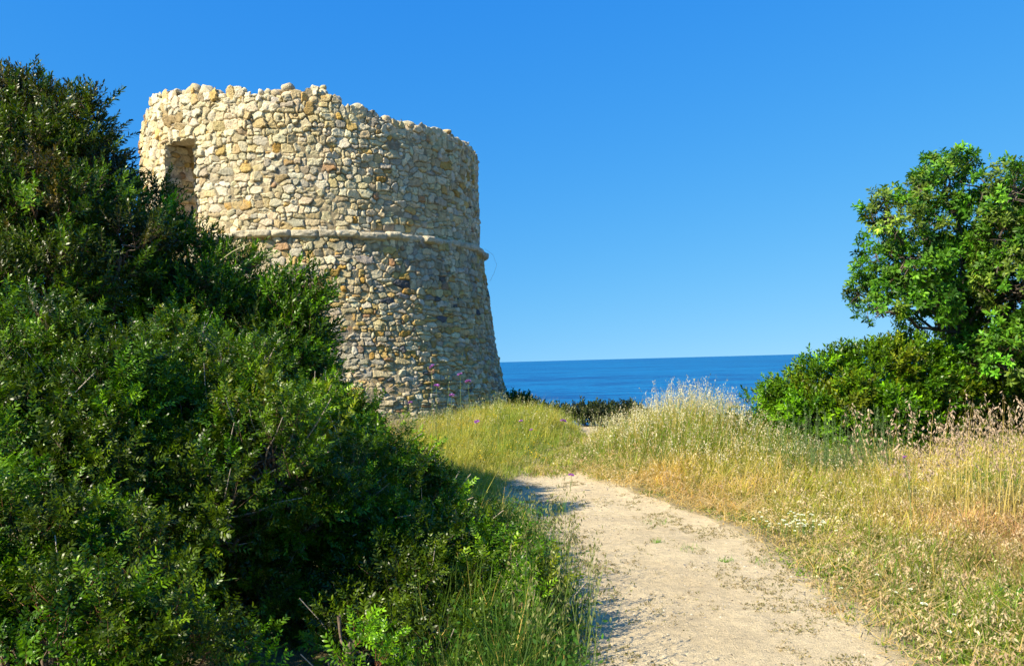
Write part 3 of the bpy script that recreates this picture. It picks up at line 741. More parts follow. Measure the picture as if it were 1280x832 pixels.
# tree
def tree():
    g = np.random.default_rng(21)
    D = 13.2
    L = [(1180, 222, 44), (1140, 228, 28), (1225, 225, 42), (1108, 262, 34), (1150, 272, 44), (1200, 280, 50), (1250, 258, 42), (1262, 225, 26), (1290, 250, 50), (1096, 300, 26), (1130, 318, 40), (1180, 335, 48), (1235, 325, 52),
         (1290, 330, 60), (1085, 352, 26), (1112, 348, 30), (1150, 365, 36), (1100, 374, 14), (1205, 385, 44), (1255, 385, 48), (1310, 400, 60), (1172, 388, 24), (1280, 415, 34), (1255, 440, 34), (1215, 445, 26), (1290, 455, 40), (1330, 290, 60), (1345, 350, 60), (1212, 425, 24), (1262, 300, 46), (1235, 365, 44), (1270, 350, 50)]
    lobes = [(np.array(at(px+4, py+14, D+g.uniform(-1.0, 1.0))), r_*D/FPX*.84) for px, py, r_ in L]
    b = at(1222, 545, D); gz = float(ground_h(b.x, b.y)); base = np.array([b.x, b.y, gz])
    o = tag(empty('broadleaf_tree', tuple(base)), 'leafy green tree with dark trunk rising behind the rounded bush', 'tree')
    a, w_, tw = Acc(), Acc(), Acc()
    foliage(a, None, lobes, 'broad', [(.04, .13, .006), (.055, .16, .008), (.075, .19, .01), (.11, .18, .02), (.035, .11, .008)], 25, 1.1, g, tuft=.24, per=6, up=.4, back=.7, inner=.6, minz=False)
    # trunks
    top1, top2 = np.array(at(1208, 415, D)), np.array(at(1262, 400, D+.2))
    fork = np.array(at(1216, 480, D))
    tube(tw, curve_pts(base-np.array([0, 0, .3]), fork, (-.04, 0, 0), 8, .01), np.linspace(.15, .11, 8), (.16, .13, .10), 10)
    tube(tw, curve_pts(fork-np.array([0, 0, .05]), top1, (.05, 0, 0), 8, .015), np.linspace(.10, .065, 8), (.16, .13, .10), 8)
    b2 = np.array(at(1275, 545, D+.3)); b2[2] = float(ground_h(b2[0], b2[1]))-.2
    tube(tw, curve_pts(b2, top2, (-.05, 0, 0), 9, .015), np.linspace(.11, .06, 9), (.15, .12, .09), 8)
    for c, r_ in lobes:
        s = top1 if c[0] < top2[0]-.2 else top2
        mid_ = s*.5+c*.5+np.array([0, 0, -.1])+g.normal(0, .1, 3)
        P = np.concatenate([curve_pts(s, mid_, (0, 0, -.05), 5, .02), curve_pts(mid_, c, (0, 0, .06), 5, .02)[1:]])
        tube(w_, P+np.concatenate([np.zeros((1, 3)), g.normal(0, .035, (8, 3))]), np.linspace(.034, .012, 9), (.08, .065, .05), 6)
        for _ in range(12):
            e = c+rand_dirs(1, g)[0]*r_*g.uniform(.6, 1.0); tube(w_, curve_pts(c+g.normal(0, .05, 3), e, g.normal(0, .04, 3), 6, .02), np.linspace(.014, .003, 6), (.13, .10, .08), 4)
    for px, py in ((1062, 380), (1085, 398)):
        tube(w_, curve_pts(lobes[14][0], at(px, py, D), (0, 0, .05), 6, .01), np.linspace(.012, .003, 6), (.13, .10, .08), 4)
    tw.build('trunk', M_bark, o, True); w_.build('branch', M_bark, o, True); a.build('crown', M_leaf2, o)
    print('tree', a.n)
tree()

# ------------------------------------------------------------------ grass
def blades(acc, P, H, W_, lean, az, bend, col, tipcol, seg=3):
    """grass blades: P (n,3), H, W_, lean (rad), az (lean direction), bend (extra curl), colours"""
    n = len(P); g = rng
    side = g.uniform(0, 2*np.pi, n); S_ = np.stack([np.cos(side), np.sin(side), np.zeros(n)], 1)
    Dh = np.stack([np.cos(az), np.sin(az), np.zeros(n)], 1)
    rows = []; p = P.copy(); ts = np.linspace(0, 1, seg+1)
    rows.append(p)
    for i in range(seg):
        a = lean+bend*(i+.5)/seg
        p = p+(Dh*np.sin(a)[:, None]+np.array([0, 0, 1.])*np.cos(a)[:, None])*(H/seg)[:, None]; rows.append(p)
    V = []; Cc = []
    for i in range(seg):
        wv = W_*(1-.75*(ts[i])**1.5)*.5
        V += [rows[i]-S_*wv[:, None], rows[i]+S_*wv[:, None]]; c = col*(1-ts[i])+tipcol*ts[i]; Cc += [c, c]
    V.append(rows[seg]); Cc.append(tipcol)
    V = np.stack(V, 1); Cc = np.stack(Cc, 1); k = 2*seg+1
    F = []
    for i in range(seg-1): F += [(2*i, 2*i+1, 2*i+3), (2*i, 2*i+3, 2*i+2)]
    F.append((2*seg-2, 2*seg-1, 2*seg)); F = np.array(F)
    acc.add(V.reshape(-1, 3), (F[None]+(np.arange(n)*k)[:, None, None]).reshape(-1, 3), Cc.reshape(-1, 3))
    return rows[seg], Dh

def heads(acc, tips, Dh, n_sp, length, size, col, g, droop=.6, spread=.05, colv=.2):
    """loose seed heads: spikelets hanging around the top of each stalk"""
    n = len(tips); idx = np.repeat(np.arange(n), n_sp); m = len(idx)
    t = g.random(m); L = (length if np.ndim(length) else np.full(n, length))[idx]
    c = tips[idx]-np.array([0, 0, 1.])*(t*L)[:, None]-Dh[idx]*(t*L*.25)[:, None]
    ra = g.uniform(0, 2*np.pi, m); rr_ = spread*(0.25+.9*t)*g.uniform(.2, 1, m)
    c = c+np.stack([np.cos(ra)*rr_, np.sin(ra)*rr_, np.zeros(m)], 1)
    d = np.stack([np.cos(ra)*.5, np.sin(ra)*.5, np.full(m, -droop)], 1)+g.normal(0, .25, (m, 3)); d /= np.linalg.norm(d, axis=1)[:, None]
    s = np.cross(d, rand_dirs(m, g)); s /= np.linalg.norm(s, axis=1)[:, None]+1e-9
    sz = (size if np.ndim(size) else np.full(n, size))[idx]*g.uniform(.7, 1.3, m); w_ = sz*.17
    V = np.stack([c, c+d*(sz*.45)[:, None]+s*w_[:, None], c+d*(sz*.45)[:, None]-s*w_[:, None], c+d*sz[:, None]], 1)
    cc = np.repeat((np.broadcast_to(col, (n, 3))[idx]*np.exp(g.normal(0, colv, (m, 1))))[:, None], 4, 1)
    F = np.array([(0, 1, 2), (1, 3, 2)])
    acc.add(V.reshape(-1, 3), (F[None]+(np.arange(m)*4)[:, None, None]).reshape(-1, 3), cc.reshape(-1, 3))

def scatter(x0, x1, y0, y1, dens, g, mask=None):
    n = int((x1-x0)*(y1-y0)*dens); x = g.uniform(x0, x1, n); y = g.uniform(y0, y1, n)
    if mask is not None:
        p = mask(x, y); k = g.random(n) < p; x, y = x[k], y[k]
    return np.stack([x, y, ground_h(x, y)-.01], 1)
def edge_d(x, y):
    l, r = path_lr(y); return np.maximum(l-x, x-r)
GREEN, LUSH_SHADED, YG = np.array([.12, .24, .022]), np.array([.035, .095, .008]), np.array([.28, .35, .04])  # the lush verge green is darkened to carry the hedge's shade
STRAW, ORG, PINK, PALE = np.array([.60, .46, .13]), np.array([.64, .37, .08]), np.array([.42, .24, .13]), np.array([.64, .54, .33])
def mixc(a, b, t): return a*(1-t[:, None])+b*t[:, None]

def meadow(name, label, P, hfun, mixture, wd, seg, g, seed_frac, seed_kw, leanm=.25, extra=None):
    acc = Acc(); n = len(P)
    az = g.uniform(0, 2*np.pi, n)+0; az = np.where(g.random(n) < .55, g.normal(R(20), .7, n), az)
    cx_, cy_ = np.floor(P[:, 0]/.13+.6*fbm(P[:, 1]*5, P[:, 0]*5, 2, 1)), np.floor(P[:, 1]/.17+.6*fbm(P[:, 0]*5, P[:, 1]*5, 2, 2))
    ch, ca, cl = hash2(cx_, cy_, 1), hash2(cx_, cy_, 2), hash2(cx_, cy_, 3)
    az = np.where(g.random(n) < .6, ca*6.28+g.normal(0, .5, n), az)
    H = hfun(P)*g.uniform(.45, 1.15, n)*(.62+.75*ch**1.5)
    col = mixture(P, g)*np.exp((ca-.5)*.5)[:, None]; tip = col*np.array([1.25, 1.12, 1.0])
    tips, Dh = blades(acc, P, H, wd*np.where(g.random(n) < .12, 1.8, 1)*g.uniform(.6, 1.4, n), np.abs(g.normal(0, leanm, n))+.55*cl**2, az, np.abs(g.normal(.35, .35, n)), col*.8, tip, seg)
    pick = (g.random(n) < seed_frac)
    if pick.any(): heads(acc, tips[pick], Dh[pick], g=g, **seed_kw(P[pick], H[pick], g))
    o = acc.build(name, M_grass); tag(o, label, 'grass', kind='stuff'); print(name, acc.n); return o

def field_mix(P, g):
    n = len(P); x, y = P[:, 0], P[:, 1]
    a = fbm(x*1.1, y*1.1, 3, 51); b = fbm(x*.7+9, y*.7, 3, 52); e = edge_d(x, y)
    c = mixc(np.tile(YG, (n, 1)), np.tile(STRAW, (n, 1)), np.clip(sstep(.42, .72, a)+.35*np.exp(-((x-2.6)/1.1)**2-((y-12)/2.5)**2)+g.normal(0, .3, n), 0, 1))
    c = mixc(c, np.tile(GREEN, (n, 1)), np.clip(1.0*sstep(.40, .52, b)+.35*sstep(10.5, 12, y)*sstep(3.2, 4, x)+g.normal(.02, .25, n), 0, 1))
    near = sstep(.9, .15, e)*sstep(11.5, 9.5, y)*sstep(6.5, 8.5, y)
    c = mixc(c, np.tile(ORG, (n, 1)), np.clip(near*.9+g.normal(0, .2, n), 0, 1))
    pk = sstep(2.6, 4.0, x)*sstep(9.5, 6.5, y)*.8
    c = mixc(c, np.tile(PINK, (n, 1)), np.clip(pk+g.normal(-.1, .25, n), 0, 1))
    return c*np.exp(g.normal(0, .18, (n, 1)))
gg = np.random.default_rng(101)
def right_mask(x, y):
    l, r = path_lr(y); e = x-r+.25*(fbm(x*3, y*3, 3, 61)-.5)
    m = sstep(-.02, .45, e)
    m *= np.where(y > 4, 1, .8); m *= 1-.45*sstep(.62, .72, fbm(x*2.5, y*2.5, 3, 62))
    m = m*(edge_d(x, y) > -.02)
    mid_ = sstep(11.0, 11.5, y+.5*(fbm(x*3, y*3, 2, 64)-.5))*sstep(16.0, 15.4, y)*(x > l-.1)
    return np.maximum(m, mid_*.9)*(x < 2.6+.72*y)
def field_h(P):
    x, y = P[:, 0], P[:, 1]; e = edge_d(x, y)
    h = .05+.17*sstep(.1, 1.1, e)+.04*sstep(1.5, 3, e)+.10*sstep(10.8, 12.5, y)*sstep(.0, .25, e)*sstep(4.0, 3.0, x)+.38*np.exp(-((x-2.6)/1.0)**2-((y-11.9)/1.9)**2)+.06*sstep(9.5, 11.5, y)
    return h*(.7+.6*vnoise(x*1.7, y*1.7, 8))
P = np.concatenate([scatter(.9, 4.6, 3.2, 7, 3200, gg, right_mask), scatter(4.6, 7.6, 3.0, 7, 1300, gg, right_mask), scatter(.6, 8, 7, 11, 2000, gg, right_mask), scatter(8, 10.5, 7, 11, 900, gg, right_mask), scatter(.2, 13, 11, 17, 1300, gg, right_mask)])
meadow('dry_grass', 'mixed dry and green meadow grass beside the path', P, field_h, field_mix, .0055, 3, gg, .20,
       lambda P, H, g: dict(n_sp=7, length=H*.35, size=.018+.016*g.random(len(P)), col=mixc(np.tile(PALE, (len(P), 1)), np.tile(PINK, (len(P), 1)), np.clip(fbm(P[:, 0]*.9, P[:, 1]*.9, 3, 71)*1.6-.5+g.normal(0, .2, len(P)), 0, 1)), spread=.015))
# flattened straw at the verge
def straw_mask(x, y): e = edge_d(x, y); l, r = path_lr(y); return (x > (l+r)/2)*sstep(-.05, .1, e)*sstep(1.3, .4, e)*(.25+.75*sstep(7, 8.5, y))
P = np.concatenate([scatter(.6, 4.2, 3.5, 11.5, 1500, gg, straw_mask), scatter(1.5, 6.5, 3.5, 10, 620, gg, lambda x, y: right_mask(x, y)*sstep(.35, .6, fbm(x*1.7, y*1.7, 3, 93)))])
acc = Acc(); n = len(P); P[:, 2] += gg.random(n)**1.5*.5*field_h(P)
blades(acc, P+np.array([0, 0, .03]), gg.uniform(.08, .28, n), np.full(n, .0045), gg.uniform(1.0, 1.6, n), gg.uniform(0, 6.3, n), gg.normal(.2, .3, n), mixc(np.tile(ORG, (n, 1)), np.tile(STRAW, (n, 1)), gg.random(n))*1.05, np.tile(PALE, (n, 1)), 2)
tag(acc.build('straw', M_grass), 'golden flattened straw along the sunny edge of the path', 'straw', kind='stuff')
# wild oats on the mound and crest
def oats(name, label, P, H, size, g, col, nsp=9, spread=.05, stalk=STRAW):
    acc = Acc(); n = len(P)
    tips, Dh = blades(acc, P, H, np.full(n, .005), np.abs(g.normal(0, .1, n)), g.normal(R(20), 1.2, n), np.abs(g.normal(.25, .2, n)), np.tile(stalk*.9, (n, 1)), np.tile(stalk, (n, 1)), 4)
    heads(acc, tips, Dh, nsp, H*.3, np.full(n, size), np.tile(col, (n, 1)), g, droop=.9, spread=spread)
    tag(acc.build(name, M_grass), label, 'grass', kind='stuff')
g = np.random.default_rng(5)
n = 900; x = g.normal(2.6, .75, n); y = g.normal(12.3, 1.3, n); k = edge_d(x, y) > .2; x, y = x[k], y[k]
P = np.stack([x, y, ground_h(x, y)], 1)
oats('wild_oats', 'pale wild oats topping the grassy mound against the sea', P, (.42+.46*np.exp(-((x-2.6)/.9)**2-((y-12.2)/1.6)**2))*g.uniform(.75, 1.2, len(x)), .026, g, np.array([.66, .60, .42]), 12, .045)
n = 420; x = g.uniform(-3.5, 1.9, n); y = g.uniform(14.2, 17.4, n); k = edge_d(x, y) > .05; x, y = x[k], y[k]
oats('wild_oats', 'thin wild oats along the crest beside the path end', np.stack([x, y, ground_h(x, y)], 1), g.uniform(.25, .62, len(x)), .028, g, np.array([.5, .46, .28]), 8, .04, YG)
n = 210; x = g.uniform(3.4, 5.4, n); y = g.uniform(6.8, 8.2, n)
oats('wild_oats', 'tall drooping wild oats in front of the shade under the tree', np.stack([x, y, ground_h(x, y)], 1), g.uniform(.6, 1.2, n), .038, g, np.array([.48, .35, .25]), 18, .05)

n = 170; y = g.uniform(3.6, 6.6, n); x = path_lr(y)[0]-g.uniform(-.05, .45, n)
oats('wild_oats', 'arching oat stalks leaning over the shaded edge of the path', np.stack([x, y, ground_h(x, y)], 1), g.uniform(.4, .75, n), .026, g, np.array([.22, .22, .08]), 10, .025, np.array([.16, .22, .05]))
# left far meadow
def lf_mask(x, y):
    l, r = path_lr(y); e = l-x+.2*(fbm(x*3, y*3, 3, 65)-.5)
    m = sstep(-.02, .35, e); m = np.maximum(m, sstep(11.0, 11.5, y)*sstep(16.0, 15.4, y)*(x < r)*.9); m *= (np.hypot(x-TX, y-TY) > 4.75)
    return m*(x > -4.6)
def lf_h(P): return (.08+.20*sstep(.0, .8, edge_d(P[:, 0], P[:, 1]))+.08*sstep(11, 13, P[:, 1])*sstep(-2.5, -1, P[:, 0])+.14*sstep(9.5, 7.5, P[:, 1])*sstep(.1, .6, edge_d(P[:, 0], P[:, 1])))*(.7+.7*vnoise(P[:, 0]*1.5, P[:, 1]*1.5, 18))
def lf_mix(P, g):
    n = len(P); a = fbm(P[:, 0]*1.0, P[:, 1]*1.0, 3, 55)
    c = mixc(np.tile(np.array([.14, .25, .025]), (n, 1)), np.tile(np.array([.34, .37, .06]), (n, 1)), np.clip(sstep(.35, .65, a)+g.normal(0, .35, n), 0, 1))
    return mixc(c, np.tile(STRAW, (n, 1)), np.clip(.35*sstep(.52, .65, fbm(P[:, 0]*1.8, P[:, 1]*1.8, 3, 59))+g.normal(.0, .25, n), 0, 1))*np.exp(g.normal(0, .15, (n, 1)))
P = np.concatenate([scatter(-1.6, .5, 6.3, 8, 2200, gg, lambda x, y: lf_mask(x, y)*sstep(6.3, 7.6, y)), scatter(-3.8, 1.0, 8, 12, 2100, gg, lf_mask), scatter(-4.6, 1.6, 12, 18, 1700, gg, lf_mask)])
meadow('green_grass', 'yellow green grass between the path and the tower', P, lf_h, lf_mix, .0055, 3, gg, .10,
       lambda P, H, g: dict(n_sp=5, length=H*.3, size=.02, col=np.tile(np.array([.45, .42, .2]), (len(P), 1)), spread=.015))
# lush verge, the hedge's shade partly put into its green
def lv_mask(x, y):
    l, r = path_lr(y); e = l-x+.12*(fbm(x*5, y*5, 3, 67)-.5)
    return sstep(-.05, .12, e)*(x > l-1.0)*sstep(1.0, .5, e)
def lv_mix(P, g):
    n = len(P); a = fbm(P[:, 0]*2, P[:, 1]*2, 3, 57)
    c = mixc(np.tile(LUSH_SHADED, (n, 1)), np.tile(np.array([.11, .20, .025]), (n, 1)), np.clip(a*1.4-.4+g.normal(0, .3, n), 0, 1))
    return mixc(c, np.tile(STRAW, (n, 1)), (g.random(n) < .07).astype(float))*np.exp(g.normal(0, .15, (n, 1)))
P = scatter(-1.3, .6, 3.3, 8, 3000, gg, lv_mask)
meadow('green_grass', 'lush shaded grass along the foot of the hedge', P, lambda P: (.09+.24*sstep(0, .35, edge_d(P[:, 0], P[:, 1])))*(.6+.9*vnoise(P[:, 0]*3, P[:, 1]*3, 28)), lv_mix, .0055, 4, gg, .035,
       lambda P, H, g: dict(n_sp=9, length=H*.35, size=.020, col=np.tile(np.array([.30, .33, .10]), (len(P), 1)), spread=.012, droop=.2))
# ground cover: tiny herbs filling between stalks, and weeds on the path shoulder
def herbs(name, label, P, r_, col, g, leafs=7, size=.02):
    acc = Acc(); n = len(P); idx = np.repeat(np.arange(n), leafs); m = len(idx)
    d = rand_dirs(m, g); d[:, 2] = np.abs(d[:, 2])*.7+.1; rr_ = (r_ if np.ndim(r_) else np.full(n, r_))[idx]
    c = P[idx]+d*(rr_*g.uniform(.3, 1, m))[:, None]; dd_ = d+g.normal(0, .4, (m, 3)); dd_ /= np.linalg.norm(dd_, axis=1)[:, None]
    s = np.cross(dd_, rand_dirs(m, g)); s /= np.linalg.norm(s, axis=1)[:, None]; sz = size*g.uniform(.6, 1.4, m)
    V = np.stack([c, c+dd_*(sz*.5)[:, None]+s*(sz*.25)[:, None], c+dd_*(sz*.5)[:, None]-s*(sz*.25)[:, None], c+dd_*sz[:, None]], 1)
    cc = np.repeat((col[idx]*np.exp(g.normal(0, .25, (m, 1))))[:, None], 4, 1)
    acc.add(V.reshape(-1, 3), (np.array([(0, 1, 2), (1, 3, 2)])[None]+(np.arange(m)*4)[:, None, None]).reshape(-1, 3), cc.reshape(-1, 3))
    o = acc.build(name, M_grass)
    return tag(o, label, 'ground cover', kind='stuff')
P = scatter(.9, 6, 3.4, 12, 800, gg, lambda x, y: right_mask(x, y)*sstep(.42, .6, fbm(x*1.6, y*1.6, 3, 91)))
herbs('ground_cover', 'low green herbs growing among the meadow grass', P, .045, mixc(np.tile(GREEN*.9, (len(P), 1)), np.tile(YG*.8, (len(P), 1)), gg.random(len(P))), gg, 9, .022)
P = scatter(-.5, 2.9, 3.3, 11.5, 800, gg, lambda x, y: sstep(.15, -.12, edge_d(x, y))*(.12+.88*sstep(-.75, -.1, edge_d(x, y)))*sstep(.46, .60, fbm(x*4, y*4, 3, 92))*.8)
herbs('weeds', 'sparse tiny weeds and dry crumbs along the path shoulder', P+np.array([0, 0, .012]), .022, mixc(np.tile(np.array([.16, .16, .05]), (len(P), 1)), np.tile(np.array([.30, .22, .11]), (len(P), 1)), gg.random(len(P))), gg, 8, .013)
P = scatter(-1.0, .6, 3.3, 7.6, 230, gg, lambda x, y: lv_mask(x, y))
herbs('ground_cover', 'broad leaved herbs in the shaded verge of the hedge', P+np.stack([0*P[:, 0], 0*P[:, 0], gg.uniform(.03, .28, len(P))], 1), .12, np.tile(np.array([.05, .14, .012]), (len(P), 1)), gg, 10, .03)
# yellow flowers in the left meadow
P = scatter(-3.4, .6, 9, 17, 26, gg, lf_mask)
herbs('yellow_blossom', 'tiny yellow blossoms scattered in the green grass by the tower', P+np.array([0, 0, .22]), .10, np.tile(np.array([.75, .5, .02]), (len(P), 1)), gg, 4, .02)

# gravel
g = np.random.default_rng(9)
def gravel():
    acc = Acc()
    P = scatter(-.4, 3, 3.3, 11.5, 900, g, lambda x, y: sstep(.25, -.05, edge_d(x, y))*(.15+.85*sstep(.45, .65, fbm(x*1.3, y*1.3, 3, 95))))
    oc = np.array([(1, 0, 0), (-.5, .87, 0), (-.5, -.87, 0), (.3, .2, .8), (-.4, .3, .6), (.1, -.5, .55)]); F = np.array([(0, 1, 3), (1, 4, 3), (1, 2, 4), (2, 5, 4), (2, 0, 5), (0, 3, 5), (3, 4, 5)])
    n = len(P); s = .003+.010*g.random(n)**3.5; th = g.uniform(0, 6.28, n); c, s_ = np.cos(th), np.sin(th)
    Q = oc[None]*s[:, None, None]*g.uniform(.6, 1.3, (n, 6, 3)); X_ = Q[..., 0]*c[:, None]-Q[..., 1]*s_[:, None]; Y_ = Q[..., 0]*s_[:, None]+Q[..., 1]*c[:, None]
    V = np.stack([X_, Y_, Q[..., 2]], -1)+P[:, None]+np.array([0, 0, .014])
    pc = np.array([(.55, .46, .32), (.40, .33, .24), (.30, .27, .23), (.65, .58, .45), (.22, .17, .11)])[g.integers(0, 5, n)]
    acc.add(V.reshape(-1, 3), (F[None]+(np.arange(n)*6)[:, None, None]).reshape(-1, 3), np.repeat(pc[:, None], 6, 1).reshape(-1, 3))
    tag(acc.build('gravel', M_stone), 'loose pale gravel on the sandy path', 'gravel', kind='stuff')
gravel()

# ------------------------------------------------------------------ single small plants
def on_ground(px, py):
    """ground point under a pixel (the pixel itself looks at the ground)"""
    v = f0*FPX+RGT*(px-640)+UPV*(416-py); v = np.array(v/v.y)
    for d in np.arange(2.5, 22, .02):
        p = np.array(EYE)+v*d
        if p[2] <= ground_h(p[0], p[1]): return p
    return None
# path tufts
tufts = [((955, 702), .09, 'green weed tuft beside the grassy margin where the path widens'), ((823, 655), .10, 'flat green weed clump halfway across the far stretch of path'),
         ((908, 703), .035, 'tiny weed sprig on bare sand near the sunny margin'), ((860, 687), .07, 'thin low weed mat in the middle of the path'),
         ((822, 679), .035, 'small weed sprig below the flat clump on the path'), ((700, 640), .05, 'tall thin weed at the shaded edge of the path'), ((1040, 765), .05, 'dry brown weed tuft at the sunny margin of the path')]
for (px, py), r_, lab in tufts:
    p = on_ground(px, py)
    if p is None: continue
    g = np.random.default_rng(int(px)); acc = Acc(); n = 60
    o = tag(empty('weed_tuft', tuple(p)), lab, 'weed', 'weed tufts growing on the path')
    Q = np.stack([p[0]+g.normal(0, r_*.8, n), p[1]+g.normal(0, r_*.8, n), np.full(n, p[2])], 1); Q[:, 2] = ground_h(Q[:, 0], Q[:, 1])+.004
    c = np.tile(GREEN if px != 1040 else ORG*.6, (n, 1))*np.exp(g.normal(0, .3, (n, 1)))
    blades(acc, Q, g.uniform(.02, .06, n)*(4 if px == 700 else 1), np.full(n, .004), g.uniform(.1, 1.0 if px != 700 else .5, n), g.uniform(0, 6.3, n), np.full(n, .4), c, c*1.3, 2)
    acc.build('leaves', M_grass, o)

def head_mesh(g, r_, col):
    acc = Acc(); n = 46
    d = rand_dirs(n, g); d[:, 2] = np.abs(d[:, 2])*.6+.02; d /= np.linalg.norm(d, axis=1)[:, None]
    s = np.cross(d, rand_dirs(n, g)); s /= np.linalg.norm(s, axis=1)[:, None]; L = r_*(1.15-.45*d[:, 2]); w_ = r_*.24
    V = np.stack([d*(L*.15)[:, None], d*(L*.7)[:, None]+s*w_, d*(L*.7)[:, None]-s*w_, d*L[:, None]], 1)
    cc = np.repeat((np.array(col)*np.exp(g.normal(0, .2, (n, 1))))[:, None], 4, 1)
    acc.add(V.reshape(-1, 3), (np.array([(0, 1, 2), (1, 3, 2)])[None]+(np.arange(n)*4)[:, None, None]).reshape(-1, 3), cc.reshape(-1, 3))
    return acc
def flower(px, py, d, label, r_=.03, col=(.42, .16, .55), name='scabious_flower', cat='flower', group='purple scabious flowers in the grass', foot=None):
    g = np.random.default_rng(int(px*7+py)); top = np.array(at(px, py, d))
    bx, by = (top[0]+g.normal(-.03, .05), top[1]+g.normal(0, .05)) if foot is None else foot
    base = np.array([bx, by, float(ground_h(bx, by))])
    o = tag(empty(name, tuple(base)), label, cat, group)
    st = Acc(); tube(st, curve_pts(base, top, g.normal(0, .02, 3), 9, .003), np.linspace(.0040, .0028, 9), (.24, .32, .10), 4)
    m_ = base*.55+top*.45
    for q in range(2): tube(st, curve_pts(m_, m_+np.array([g.normal(0, .05), g.normal(0, .03), g.uniform(.05, .14)]), (0, 0, -.01), 4), [.003, .002, .002, .001], (.16, .24, .07), 4)
    st.build('stem', M_grass, o)
    a = head_mesh(g, r_, col); hd = a.build('flower_head', M_petal); hd.parent = o; hd.location = Vector(top-base)
    hd.rotation_euler = (g.normal(0, .25), g.normal(0, .25), 0)
    return o
for px, py, d, lab, r_ in [(540, 458, 12.4, 'tallest purple scabious in front of the tower wall', .048), (546, 482, 12.6, 'purple scabious directly below the tallest one', .048), (575, 468, 13.0, 'purple scabious on a slanting stem beside the wider topmost blooms', .048),
                       (585, 477, 12.6, 'widest pink purple scabious before the tower base', .056), (565, 494, 12.8, 'purple scabious low between the four tall ones', .045), (513, 503, 12.4, 'dim violet scabious over the shrub, nearest the bushes', .04),
                       (596, 527, 12.4, 'purple scabious nodding in the grass under the tall group', .045), (651, 526, 12.0, 'small purple scabious in the grass by the dark shrub', .032), (704, 526, 12.5, 'bright purple scabious at the crest before the sea', .05),
                       (664, 537, 12.0, 'tiny pink scabious below the small crest blooms', .028), (714, 594, 9.7, 'magenta flower low on the sand where the path narrows', .04), (1131, 571, 7.2, 'purple flower in front of the rounded bush', .02)]:
    flower(px, py, d, lab, r_)
# yellow-headed stalks beside the tower
for px, py, d, lab in [(627, 491, 13.5, 'single stalk with a yellow button head against the tower corner'), (617, 494, 13.2, 'pale cream button flower on a thin stalk beside the tower corner'), (561, 470, 12.6, 'bare stalk with a small brown bud among the purple flowers')]:
    flower(px, py, d, lab, .016, (.5, .42, .08), 'button_flower', 'flower', 'thin stalks with button heads by the tower')
# white flowers
i = 0
for px, py, r_, lab in [(1155, 755, .022, 'largest single white daisy in the lower meadow'), (1051, 735, .014, 'small white daisy near the path margin'), (1036, 602, .026, 'white bloom of the pair up in the middle meadow'), (1050, 603, .018, 'smaller bloom beside the middle meadow white one'),
                    (1138, 736, .014, 'white daisy just above the largest one'), (1120, 740, .012, 'white daisy between its two neighbours in the lower meadow'), (1187, 789, .012, 'lowest white daisy near the corner straw'), (1096, 718, .013, 'white daisy above the lower meadow row'), (1193, 768, .012, 'white daisy past the largest one')]:
    p = on_ground(px, py+14)
    if p is None: continue
    dd_ = p[1]*.985; flower(px, py, dd_, lab, r_, (.85, .84, .78), 'daisy', 'flower', 'white daisies in the meadow', foot=(p[0], p[1]))
p = on_ground(1000, 672); g = np.random.default_rng(44)
o = tag(empty('yarrow_clump', tuple(p)), 'clump of many tiny white flowers at the sunny margin of the path', 'flowers')
st, hd = Acc(), Acc()
for q in range(46):
    b = p+np.array([g.normal(0, .15), g.normal(0, .12), 0]); b[2] = float(ground_h(b[0], b[1])); t_ = b+np.array([g.normal(0, .03), g.normal(0, .03), g.uniform(.10, .2)])
    tube(st, curve_pts(b, t_, (0, 0, 0), 4), [.002]*4, (.14, .24, .06), 3)
    h_ = head_mesh(g, g.uniform(.010, .017), (.85, .85, .78)); hd.add(np.concatenate(h_.v)+t_, np.concatenate(h_.f), np.concatenate(h_.c))
st.build('foliage', M_grass, o); hd.build('blossom', M_petal, o)
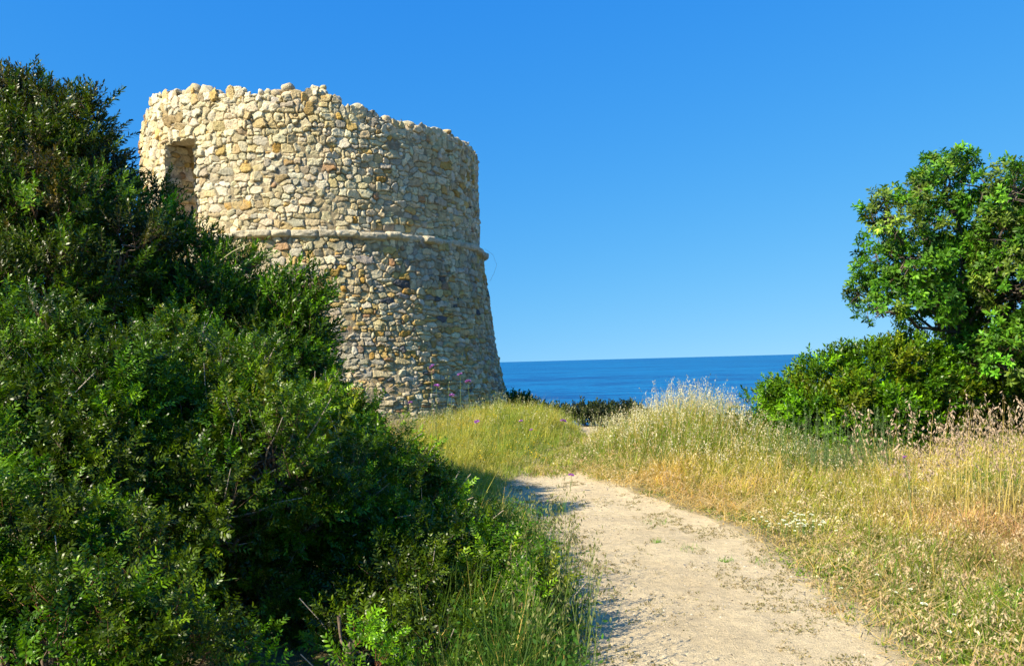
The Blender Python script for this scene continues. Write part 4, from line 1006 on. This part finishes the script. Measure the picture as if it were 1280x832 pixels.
# grey-green tall weeds in front of the bush
for px, py, lab in [(1003, 560, 'feathery grey green weed in front of the low end of the rounded bush'), (1045, 568, 'feathery grey green weed in the middle of its row of three'), (1088, 565, 'feathery grey green weed nearest the drooping oats')]:
    b = np.array(at(px, py, 9.9)); b[2] = float(ground_h(b[0], b[1])); g = np.random.default_rng(px); acc = Acc(); st = Acc()
    o = tag(empty('feathery_weed', tuple(b)), lab, 'weed', 'feathery weeds before the bush')
    for q in range(34):
        s0 = b+np.array([g.normal(0, .24), g.normal(0, .18), 0]); h_ = g.uniform(.45, .9); e = s0+np.array([g.normal(0, .08), g.normal(0, .08), h_])
        Pk = curve_pts(s0, e, (0, 0, 0), 7, .01); tube(st, Pk, np.linspace(.004, .0015, 7), (.12, .17, .07), 3)
        m = 55; t_ = g.random(m); Q = s0+(e-s0)*t_[:, None]; dd_ = rand_dirs(m, g); dd_[:, 2] = np.abs(dd_[:, 2])
        lean_ = np.full(m, .7)
        blades(acc, Q, g.uniform(.03, .08, m)*(1.1-.6*t_), np.full(m, .005), lean_, g.uniform(0, 6.3, m), np.full(m, .2), np.tile((.14, .24, .07), (m, 1)), np.tile((.24, .34, .13), (m, 1)), 2)
    acc.v += st.v; acc.c += st.c; acc.f += [f+acc.n for f in st.f]; acc.n += st.n; acc.build('foliage', M_grass, o)
# leafy sprig at the frame edge, lower corner
p = on_ground(1272, 760); g = np.random.default_rng(2); a = Acc()
o = tag(empty('leafy_sprig', tuple(p)), 'bright green leafy sprig at the photo edge in the straw', 'weed')
n = 9; stamp(a, 'broad', p+g.normal(0, .03, (n, 3))*np.array([1, 1, 0]), np.tile((0, 0, 1.), (n, 1))+g.normal(0, .5, (n, 3)), np.full(n, .8), np.tile((.07, .24, .03), (n, 1)), g); a.build('leaves', M_leaf2, o)
# bent pale stalk over the shrub by the tower
a = Acc(); tube(a, [at(258, 345, 6.9), at(272, 328, 6.85), at(290, 315, 6.85), at(308, 306, 6.9), at(312, 305, 6.9)], [.006, .006, .005, .004, .002], (.42, .38, .18), 5)
o = a.build('bent_stalk', M_bark); tag(o, 'pale bent stalk arching over the shrub below the doorway', 'stalk')

# dead brown weeds at the tower foot
g = np.random.default_rng(71)
for px, lab in ((445, 'brown dead weed at the tower foot, closest to the bushes'), (500, 'brown dead weed at the tower foot beneath the dim violet scabious')):
    b = np.array(at(px, 540, 14.6)); b[2] = float(ground_h(b[0], b[1])); acc = Acc()
    o = tag(empty('dead_weed', tuple(b)), lab, 'weed', 'dead weeds at the tower foot')
    n = 420; Q = b+np.stack([g.normal(0, .32, n), g.normal(0, .25, n), np.zeros(n)], 1); Q[:, 2] = ground_h(Q[:, 0], Q[:, 1])
    c = np.tile((.22, .17, .12), (n, 1))*np.exp(g.normal(0, .3, (n, 1)))
    tp_, Dh_ = blades(acc, Q, g.uniform(.25, .62, n), np.full(n, .007), np.abs(g.normal(0, .35, n)), g.uniform(0, 6.3, n), g.normal(.5, .4, n), c, c*1.3, 3)
    heads(acc, tp_, Dh_, 4, np.full(n, .2), np.full(n, .03), c*1.4, g, spread=.03)
    acc.build('stalks', M_grass, o)
